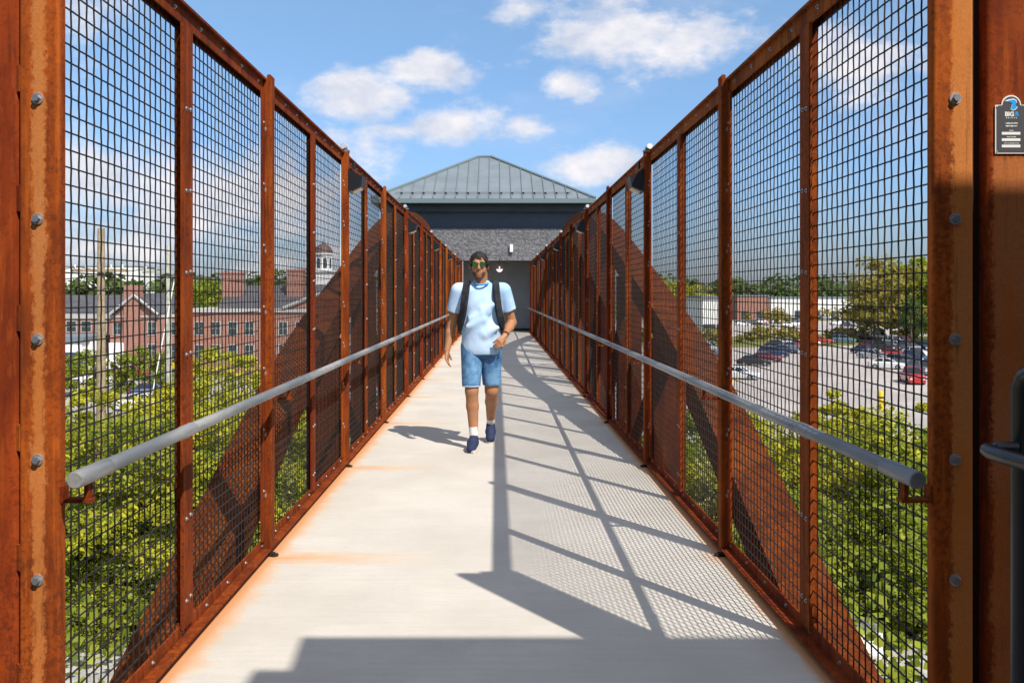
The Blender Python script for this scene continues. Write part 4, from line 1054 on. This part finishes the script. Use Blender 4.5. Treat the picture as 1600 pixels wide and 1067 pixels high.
# ------------------------------------------------------------ the walking man
class SDF:
    """distance field on a grid; primitives are evaluated only round themselves"""
    def __init__(s, lo, hi, h):
        s.lo = np.array(lo, float); s.h = h
        s.n = np.ceil((np.array(hi)-s.lo)/h).astype(int)+1
        s.f = np.full(s.n, 1.0, np.float32)
    def _sub(s, lo, hi, m=.07):
        a = np.clip(np.floor((np.array(lo)-m-s.lo)/s.h).astype(int), 0, s.n-1); b = np.clip(np.ceil((np.array(hi)+m-s.lo)/s.h).astype(int)+1, 1, s.n)
        g = np.meshgrid(*[(s.lo[i]+s.h*np.arange(a[i], b[i])).astype(np.float32) for i in range(3)], indexing='ij')
        return tuple(slice(a[i], b[i]) for i in range(3)), g
    def _put(s, sl, d, k, op='u'):
        f = s.f[sl]
        if op == 'u':
            if k > 0:
                h = np.clip(.5+.5*(f-d)/k, 0, 1); s.f[sl] = f*(1-h)+d*h - k*h*(1-h)
            else: s.f[sl] = np.minimum(f, d)
        else: s.f[sl] = np.maximum(f, -d)
    def cap(s, p, q, r0, r1, k=.02, op='u', sc=None):
        p = np.array(p, float); q = np.array(q, float); R_ = max(r0, r1)
        sl, g = s._sub(np.minimum(p, q)-R_, np.maximum(p, q)+R_)
        d = q-p; L2 = d.dot(d)+1e-9
        t = np.clip(((g[0]-p[0])*d[0]+(g[1]-p[1])*d[1]+(g[2]-p[2])*d[2])/L2, 0, 1)
        dist = np.sqrt((g[0]-p[0]-t*d[0])**2+(g[1]-p[1]-t*d[1])**2+(g[2]-p[2]-t*d[2])**2)-(r0+(r1-r0)*t)
        s._put(sl, dist, k, op); return s
    def chain(s, pts, rs, k=.02):
        for i in range(len(pts)-1): s.cap(pts[i], pts[i+1], rs[i], rs[i+1], k)
        return s
    def ell(s, c, r, k=.02, op='u', rz=0, rx=0):
        c = np.array(c, float); R_ = max(r); sl, g = s._sub(c-R_, c+R_)
        x, y, z = g[0]-c[0], g[1]-c[1], g[2]-c[2]
        if rz: x, y = x*math.cos(rz)+y*math.sin(rz), -x*math.sin(rz)+y*math.cos(rz)
        if rx: y, z = y*math.cos(rx)+z*math.sin(rx), -y*math.sin(rx)+z*math.cos(rx)
        k0 = np.sqrt((x/r[0])**2+(y/r[1])**2+(z/r[2])**2); k1 = np.sqrt((x/r[0]**2)**2+(y/r[1]**2)**2+(z/r[2]**2)**2)
        s._put(sl, k0*(k0-1)/(k1+1e-6), k, op); return s
    def plane(s, axis, v, keep):      # keep 'lo' or 'hi'
        sh = [1, 1, 1]; sh[axis] = -1; c = (s.lo[axis]+s.h*np.arange(s.n[axis])).reshape(sh).astype(np.float32)
        s.f = np.maximum(s.f, (c-v) if keep == 'lo' else (v-c)); return s
    def mesh(s, name, mat):
        f = s.f; ins = f < 0
        c = [ins[i:f.shape[0]-1+i, j:f.shape[1]-1+j, k:f.shape[2]-1+k] for i in (0,1) for j in (0,1) for k in (0,1)]
        cnt = sum(x.astype(np.int8) for x in c); cell = (cnt > 0) & (cnt < 8)
        idx = np.argwhere(cell); vid = np.full(cell.shape, -1, np.int32); vid[cell] = np.arange(len(idx))
        acc = np.zeros((len(idx), 3)); num = np.zeros(len(idx))
        co = [(i, j, k) for i in (0,1) for j in (0,1) for k in (0,1)]
        val = [f[idx[:,0]+a, idx[:,1]+b, idx[:,2]+e] for a, b, e in co]
        for p in range(8):
            for q in range(p+1, 8):
                if sum(abs(co[p][t]-co[q][t]) for t in range(3)) != 1: continue
                m = (val[p] < 0) != (val[q] < 0); t = np.where(m, val[p]/np.where(m, val[p]-val[q], 1), 0)
                pt = np.array(co[p])[None]+t[:, None]*(np.array(co[q])-np.array(co[p]))[None]
                acc += np.where(m[:, None], pt, 0); num += m
        v = s.lo+(idx+acc/np.maximum(num, 1)[:, None])*s.h
        F_ = []
        for ax in range(3):
            sa = [slice(1, -1)]*3; sa[ax] = slice(0, -1); sb = [slice(1, -1)]*3; sb[ax] = slice(1, None)
            A = ins[tuple(sa)]; B = ins[tuple(sb)]; e = np.argwhere(A != B)
            if not len(e): continue
            w = A[e[:,0], e[:,1], e[:,2]]; off = np.ones(3, int); off[ax] = 0; e = e+off
            u1 = np.zeros(3, int); u2 = np.zeros(3, int); u1[(ax+1) % 3] = 1; u2[(ax+2) % 3] = 1
            g = lambda o: vid[e[:,0]-o[0], e[:,1]-o[1], e[:,2]-o[2]]
            Q = np.stack([g(u1*0), g(u1), g(u1+u2), g(u2)], 1); Q[~w] = Q[~w][:, ::-1]; F_.append(Q)
        Q = np.concatenate(F_); Q = Q[(Q >= 0).all(1)]
        for it in range(2):       # light smoothing
            e = np.concatenate([Q[:, [0,1]], Q[:, [1,2]], Q[:, [2,3]], Q[:, [3,0]]]); sm = np.zeros_like(v); n = np.zeros(len(v))
            np.add.at(sm, e[:,0], v[e[:,1]]); np.add.at(n, e[:,0], 1); np.add.at(sm, e[:,1], v[e[:,0]]); np.add.at(n, e[:,1], 1)
            v = v*.6+.4*sm/np.maximum(n, 1)[:, None]
        me = bpy.data.meshes.new(name); me.from_pydata(v.tolist(), [], Q.tolist()); me.update(); me.materials.append(mat)
        me.polygons.foreach_set('use_smooth', [True]*len(me.polygons)); return me
def cloth(name, c1, c2, sc, rough=.85):
    m, nt, b = newmat(name); q = NT(nt); p = q.coord()
    c = q.mix(q.step(q.noise(p, sc, 5, .6), .35, .65), c1, c2); nt.links.new(c, b.inputs['Base Color']); b.inputs['Roughness'].default_value = rough
    b.inputs['Specular IOR Level'].default_value = .15; q.bump(q.noise(p, sc*3, 4, .6, (1, 1, .4)), .35, .012, b); return m
def man():
    T = thing('person', 'man in pale blue t-shirt, denim shorts and green sunglasses walking toward the viewer', 'person', (-.14, 8.3, 0))
    skin = plain('skin', (.38, .175, .085), .5, 0, .1, 9, .4)
    lo = (-.42, -.42, -.01); hi = (.42, .62, 1.86); H = .0058
    # joints (x right in the picture, y away from the viewer), relative to the man
    hipL = (-.085, 0, .93); knL = (-.085, -.10, .53); anL = (-.065, -.11, .10); toL = (-.085, -.30, .035)
    hipR = (.085, .02, .93); knR = (.095, .03, .52); anR = (.085, .40, .155); toR = (.085, .235, .04)
    shL = (-.205, .01, 1.445); elL = (-.275, .07, 1.135); wrL = (-.315, -.01, .90)
    shR = (.20, .02, 1.445); elR = (.285, .09, 1.15); wrR = (.215, -.12, 1.035)
    B = SDF(lo, hi, H)
    # torso
    B.ell((0, .02, 1.30), (.175, .115, .20), .03).ell((0, .0, 1.08), (.165, .125, .17), .05).ell((0, .02, .93), (.165, .12, .13), .05)
    B.cap((-.13, .03, 1.44), (.13, .03, 1.44), .065, .065, .05)
    B.cap((0, .035, 1.45), (-.0, .01, 1.60), .066, .058, .03)
    # head
    hc = (-.02, -.01, 1.685)
    B.ell((hc[0], hc[1]+.015, hc[2]+.012), (.079, .099, .103), .02).ell((hc[0], hc[1]-.03, hc[2]-.055), (.060, .068, .073), .025)
    B.ell((hc[0], hc[1]-.082, hc[2]-.115), (.026, .02, .018), .02)
    B.cap((hc[0], hc[1]-.088, hc[2]+.012), (hc[0], hc[1]-.112, hc[2]-.035), .009, .0135, .012)
    B.ell((hc[0]-.013, hc[1]-.098, hc[2]-.038), (.009, .010, .007), .006).ell((hc[0]+.013, hc[1]-.098, hc[2]-.038), (.009, .010, .007), .006)
    B.cap((hc[0]-.022, hc[1]-.088, hc[2]-.072), (hc[0]+.022, hc[1]-.088, hc[2]-.072), .007, .007, .008)
    B.cap((hc[0]-.018, hc[1]-.087, hc[2]-.083), (hc[0]+.018, hc[1]-.087, hc[2]-.083), .007, .007, .006)
    for sg in (-1, 1):
        B.ell((hc[0]+sg*.081, hc[1]+.015, hc[2]-.012), (.011, .022, .033), .01)
        B.cap((hc[0]+sg*.02, hc[1]-.088, hc[2]+.03), (hc[0]+sg*.05, hc[1]-.078, hc[2]+.03), .009, .008, .012)
    # arms
    for sh, el, wr in ((shL, elL, wrL), (shR, elR, wrR)):
        B.chain([sh, el], [.056, .044], .03); m = tuple((el[i]*.65+wr[i]*.35) for i in range(3)); B.chain([el, m, wr], [.043, .042, .0265], .02)
    # legs
    for hp, kn, an, to in ((hipL, knL, anL, toL), (hipR, knR, anR, toR)):
        B.chain([hp, kn], [.098, .06], .03); cm = tuple(kn[i]*.68+an[i]*.32 + (0, .018, 0)[i] for i in range(3))
        B.chain([kn, cm, an], [.058, .056, .036], .02).cap(an, to, .038, .03, .02)
    # hands : palm, four fingers of unequal length, thumb from the side of the palm
    def hand(w, dr, nrm, side, curl):
        w = Vector(w); dr = Vector(dr).normalized(); nrm = Vector(nrm); nrm = (nrm-dr*nrm.dot(dr)).normalized(); lat = dr.cross(nrm).normalized()*side
        for t in (-.026, -.009, .009, .026): B.cap(w, w+dr*.085+lat*t, .02, .0135, .008)
        for i, (t, l) in enumerate(((.031, .066), (.0105, .075), (-.0105, .070), (-.031, .055))):
            p = w+dr*.088+lat*t; d = dr; ln = [l*.45, l*.32, l*.26]; rr = [.0098, .009, .0082, .0072]
            for j in range(3):
                a = curl*(.6+.5*j+.1*i); d2 = (dr*math.cos(a)+nrm*math.sin(a)).normalized(); q = p+d2*ln[j]; B.cap(p, q, rr[j], rr[j+1], .0025); p = q
        p = w+dr*.02+lat*.022; q = w+dr*.052+lat*.052+nrm*.012; r = q+(dr*.8+lat*.25+nrm*.4).normalized()*.032; B.chain([p, q, r], [.0145, .0115, .0088], .005)
    hand(wrL, (-.02, -.25, -1), (.9, -.2, .1), -1, .45)
    hand(wrR, (-.45, -.55, -.5), (-.7, .3, -.6), 1, .75)
    B.cap((.0,.0,1.0),(.0,.0,1.0),.01,.01)
    ob('body', B.mesh('body', skin), T)
    # t-shirt
    C = SDF(lo, hi, H)
    C.ell((0, .02, 1.30), (.192, .140, .205), .03).ell((0, -.005, 1.08), (.183, .152, .19), .06).ell((0, .0, .93), (.186, .145, .16), .05)
    C.cap((-.145, .03, 1.435), (.145, .03, 1.435), .082, .082, .05).cap((0, .035, 1.45), (0, .03, 1.515), .088, .075, .03)
    for i, (sh, el, sg) in enumerate(((shL, elL, -1), (shR, elR, 1))):
        e = tuple(sh[j]*.36+el[j]*.64 for j in range(3)); C.cap(sh, e, .079, .075, .035)
        u = Vector(el)-Vector(sh); c = Vector(sh)+u*.80
        C.cap(tuple(c-u.normalized()*.015), tuple(c+u.normalized()*.16), .085, .11, 0, 'd')
    rs = random.Random(3)
    for z, y0, x0, x1, dz in ((1.20,-.148,-.10,.06,.05),(1.12,-.158,-.12,.02,.06),(1.05,-.155,.04,.15,.06),(1.28,-.142,.02,.12,.04)):
        C.cap((x0, y0+.016, z), (x1, y0+.016, z+dz), .011, .015, .07)
    C.plane(2, .862, 'hi')
    C.ell((-.0, -.065, 1.565), (.068, .075, .062), 0, 'd').cap((0, .03, 1.52), (0, .03, 1.62), .066, .066, 0, 'd')
    ob('t_shirt', C.mesh('t_shirt', cloth('pale_blue_cotton', (.34, .53, .80), (.52, .68, .88), 5)), T)
    b = MB(); b.tube([(.063*math.cos(a), -.022+.076*math.sin(a), 1.517+.014*math.sin(a)) for a in [2*math.pi*k/24 for k in range(25)]], .009, 7)
    b.build('collar', cloth('blue_collar', (.06, .26, .62), (.1, .34, .7), 6), T, True)
    # shorts
    D = SDF(lo, hi, H); D.ell((0, .02, .92), (.183, .138, .12), .02)
    for hp, kn in ((hipL, knL), (hipR, knR)):
        e = tuple(hp[j]*.03+kn[j]*.97 for j in range(3)); D.cap(hp, (e[0]*1.06, e[1], e[2]), .106, .083, .012)
    D.plane(2, .575, 'hi').plane(2, .985, 'lo')
    for kn, hp in ((knL, hipL), (knR, hipR)): D.cap((kn[0], kn[1], .50), (kn[0]*.9+hp[0]*.1, kn[1]*.9+hp[1]*.1, .605), .07, .07, 0, 'd')
    sh = ob('shorts', D.mesh('shorts', cloth('denim', (.045, .125, .27), (.15, .30, .48), 9)), T)
    for kn in (knL, knR):
        b = MB(); b.tube([(kn[0]*1.05+.078*math.cos(a), kn[1]+.012+.08*math.sin(a), .578) for a in [2*math.pi*k/22 for k in range(23)]], .0085, 6); b.build('frayed_hem', cloth('pale_denim', (.4,.52,.66), (.5,.62,.74), 20), sh, True)
    # shoes and socks
    shoe = plain('navy_canvas', (.012, .022, .07), .8, 0, .2, 20); sole = plain('grey_sole', (.55, .5, .46), .8)
    for an, to, lift in ((anL, toL, 0), (anR, toR, 1)):
        E = SDF(lo, hi, H); a = Vector(an); t = Vector(to); heel = a+Vector((0, .035, -.055))
        E.chain([tuple(heel), tuple(a*.5+t*.5+Vector((0,0,-.0))), tuple(t)], [.042, .048, .042], .02).cap(tuple(a+Vector((0,.01,-.03))), tuple(a+Vector((0,-.02,-.0))), .045, .043, .02)
        E.cap(tuple(a+Vector((0,0,.03))), tuple(a+Vector((0,.0,.09))), .04, .05, 0, 'd'); E.plane(2, .008, 'hi')
        so_ = ob('shoe', E.mesh('shoe', shoe), T)
        dv = (t-heel); L = dv.length; dh = math.atan2(dv.z, -dv.y)
        b = MB(); pts = []
        for k in range(16):
            ang = 2*math.pi*k/16; x = .047*math.cos(ang)*(1.05 if math.sin(ang) > 0 else .92); y = math.sin(ang); pts.append((x, -L/2 - y*(L/2+.047)))
        b.prism(pts, 'z', -.012, .014); o = b.build('sole', sole, so_); o.location = heel+Vector((0, 0, -.035 if not lift else -.036)); o.rotation_euler = (-dh if not lift else -dh, 0, 0)
        if not lift: o.location.z = .014; o.rotation_euler = (0,0,0)
        b = MB(); u = (Vector(knL if not lift else knR)-a).normalized(); b.tube([a+u*.0, a+u*.05, a+u*.105], [.0395, .0395, .0405], 14); b.build('sock', M['white'], T, True)
    # hair, beard shade, glasses
    Hh = SDF((-.16, -.16, 1.5), (.12, .16, 1.86), .005)
    Hh.ell((hc[0], hc[1]+.022, hc[2]+.020), (.090, .104, .110), .01)
    for sg in (-1, 1): Hh.cap((hc[0]+sg*.078, hc[1]-.02, hc[2]+.03), (hc[0]+sg*.078, hc[1]-.01, hc[2]-.005), .01, .006, .01)
    Hh.ell((hc[0]+.006, hc[1]-.128, hc[2]-.04), (.066, .082, .108), 0, 'd'); Hh.ell((hc[0], hc[1]+.0, hc[2]-.14), (.12, .12, .1), 0, 'd')
    g = np.meshgrid(*[(Hh.lo[i]+Hh.h*np.arange(Hh.n[i])) for i in range(3)], indexing='ij')
    Hh.f += (.004*np.sin(g[0]*190+6*np.sin(g[2]*40))*np.sin(g[1]*70+g[2]*60)+.003*np.sin(g[0]*90+g[1]*80)).astype(np.float32)
    ob('hair', Hh.mesh('hair', cloth('dark_hair', (.012, .009, .008), (.045, .032, .026), 70, .45)), T)
    Bd = SDF((-.16, -.16, 1.5), (.12, .16, 1.86), .005)
    Bd.ell((hc[0], hc[1]-.03, hc[2]-.055), (.0625, .0705, .0755), .02).ell((hc[0], hc[1]-.082, hc[2]-.115), (.028, .022, .02), .02)
    Bd.ell((hc[0], hc[1]-.06, hc[2]-.01), (.09, .075, .062), 0, 'd'); Bd.ell((hc[0], hc[1]-.1, hc[2]-.078), (.03, .03, .012), 0, 'd')
    ob('beard', Bd.mesh('beard', cloth('stubble', (.10, .055, .035), (.15, .08, .05), 60, .7)), T)
    gl = thing('sunglasses', None, None); gl.parent = T; gl.location = (0, 0, 0)
    gm = plain('mirrored_lens', (.05, .17, .04), .15, .5)
    for sg in (-1, 1):
        b = MB(); pts = [(hc[0]+sg*.034+.025*math.cos(a), hc[2]+.006+.020*math.sin(a)-(.004 if math.sin(a) < 0 else 0)) for a in [2*math.pi*k/16 for k in range(16)]]
        b.prism(pts, 'y', hc[1]-.108, hc[1]-.102); b.build('lens', gm, gl)
        b = MB(); b.tube([(x, hc[1]-.106, z) for x, z in pts+[pts[0]]], .0022, 5); b.tube([(hc[0]+sg*.06, hc[1]-.105, hc[2]+.015), (hc[0]+sg*.088, hc[1]-.05, hc[2]+.014), (hc[0]+sg*.09, hc[1]+.01, hc[2]+.008)], .003, 5); b.build('frame', M['black'], gl)
    b = MB(); b.tube([(hc[0]-.01, hc[1]-.108, hc[2]+.012), (hc[0]+.01, hc[1]-.108, hc[2]+.012)], .0025, 5); b.build('bridge', M['black'], gl)
    # watch
    w = Vector(wrR); u = (Vector(elR)-w).normalized(); b = MB(); b.tube([w+u*.015, w+u*.037], .031, 14); b.build('watch', M['black'], T, True)
    # backpack
    bk = cloth('black_nylon', (.012, .012, .015), (.03, .03, .035), 12, .6)
    K = SDF((-.3, .05, .85), (.3, .42, 1.6), .009); K.ell((0, .235, 1.22), (.165, .10, .27), .02).ell((0, .28, 1.10), (.13, .09, .15), .03)
    bp = ob('backpack', K.mesh('backpack', bk), T)
    tag(bp, 'black backpack worn on both shoulders')
    for sg in (-1, 1):
        pts = [(sg*.115, .15, 1.50), (sg*.13, .06, 1.522), (sg*.135, -.02, 1.512), (sg*.14, -.085, 1.455), (sg*.15, -.128, 1.37), (sg*.165, -.135, 1.26), (sg*.188, -.105, 1.16), (sg*.20, -.02, 1.09), (sg*.185, .10, 1.05), (sg*.12, .18, 1.03)]
        V_ = [Vector(p) for p in pts]; sm = []
        for i in range(len(V_)-1):
            p0 = V_[max(i-1,0)]; p1 = V_[i]; p2 = V_[i+1]; p3 = V_[min(i+2, len(V_)-1)]
            for k in range(4):
                t = k/4; sm.append(.5*((2*p1)+(p2-p0)*t+(2*p0-5*p1+4*p2-p3)*t*t+(3*p1-p0-3*p2+p3)*t**3))
        sm.append(V_[-1]); vs = []; fs = []
        for i, p in enumerate(sm):
            d = (sm[min(i+1, len(sm)-1)]-sm[max(i-1, 0)]).normalized(); out = Vector((p.x*.6, p.y-.03, 0 if p.z < 1.42 else (p.z-1.40)*2)).normalized(); lat = d.cross(out).normalized(); hw = .029 if i < 26 else .014
            out = lat.cross(d).normalized(); 
            for a, c in ((-1, 0), (1, 0), (1, 1), (-1, 1)): vs.append(p+lat*hw*a+out*(.002+.012*c if c else -.02))
        for i in range(len(sm)-1):
            for k in range(4): fs.append((4*i+k, 4*i+(k+1) % 4, 4*i+4+(k+1) % 4, 4*i+4+k))
        fs += [(0,1,2,3), tuple(4*(len(sm)-1)+k for k in (3,2,1,0))]; MB().add(vs, fs).build('strap', bk, bp)
man()
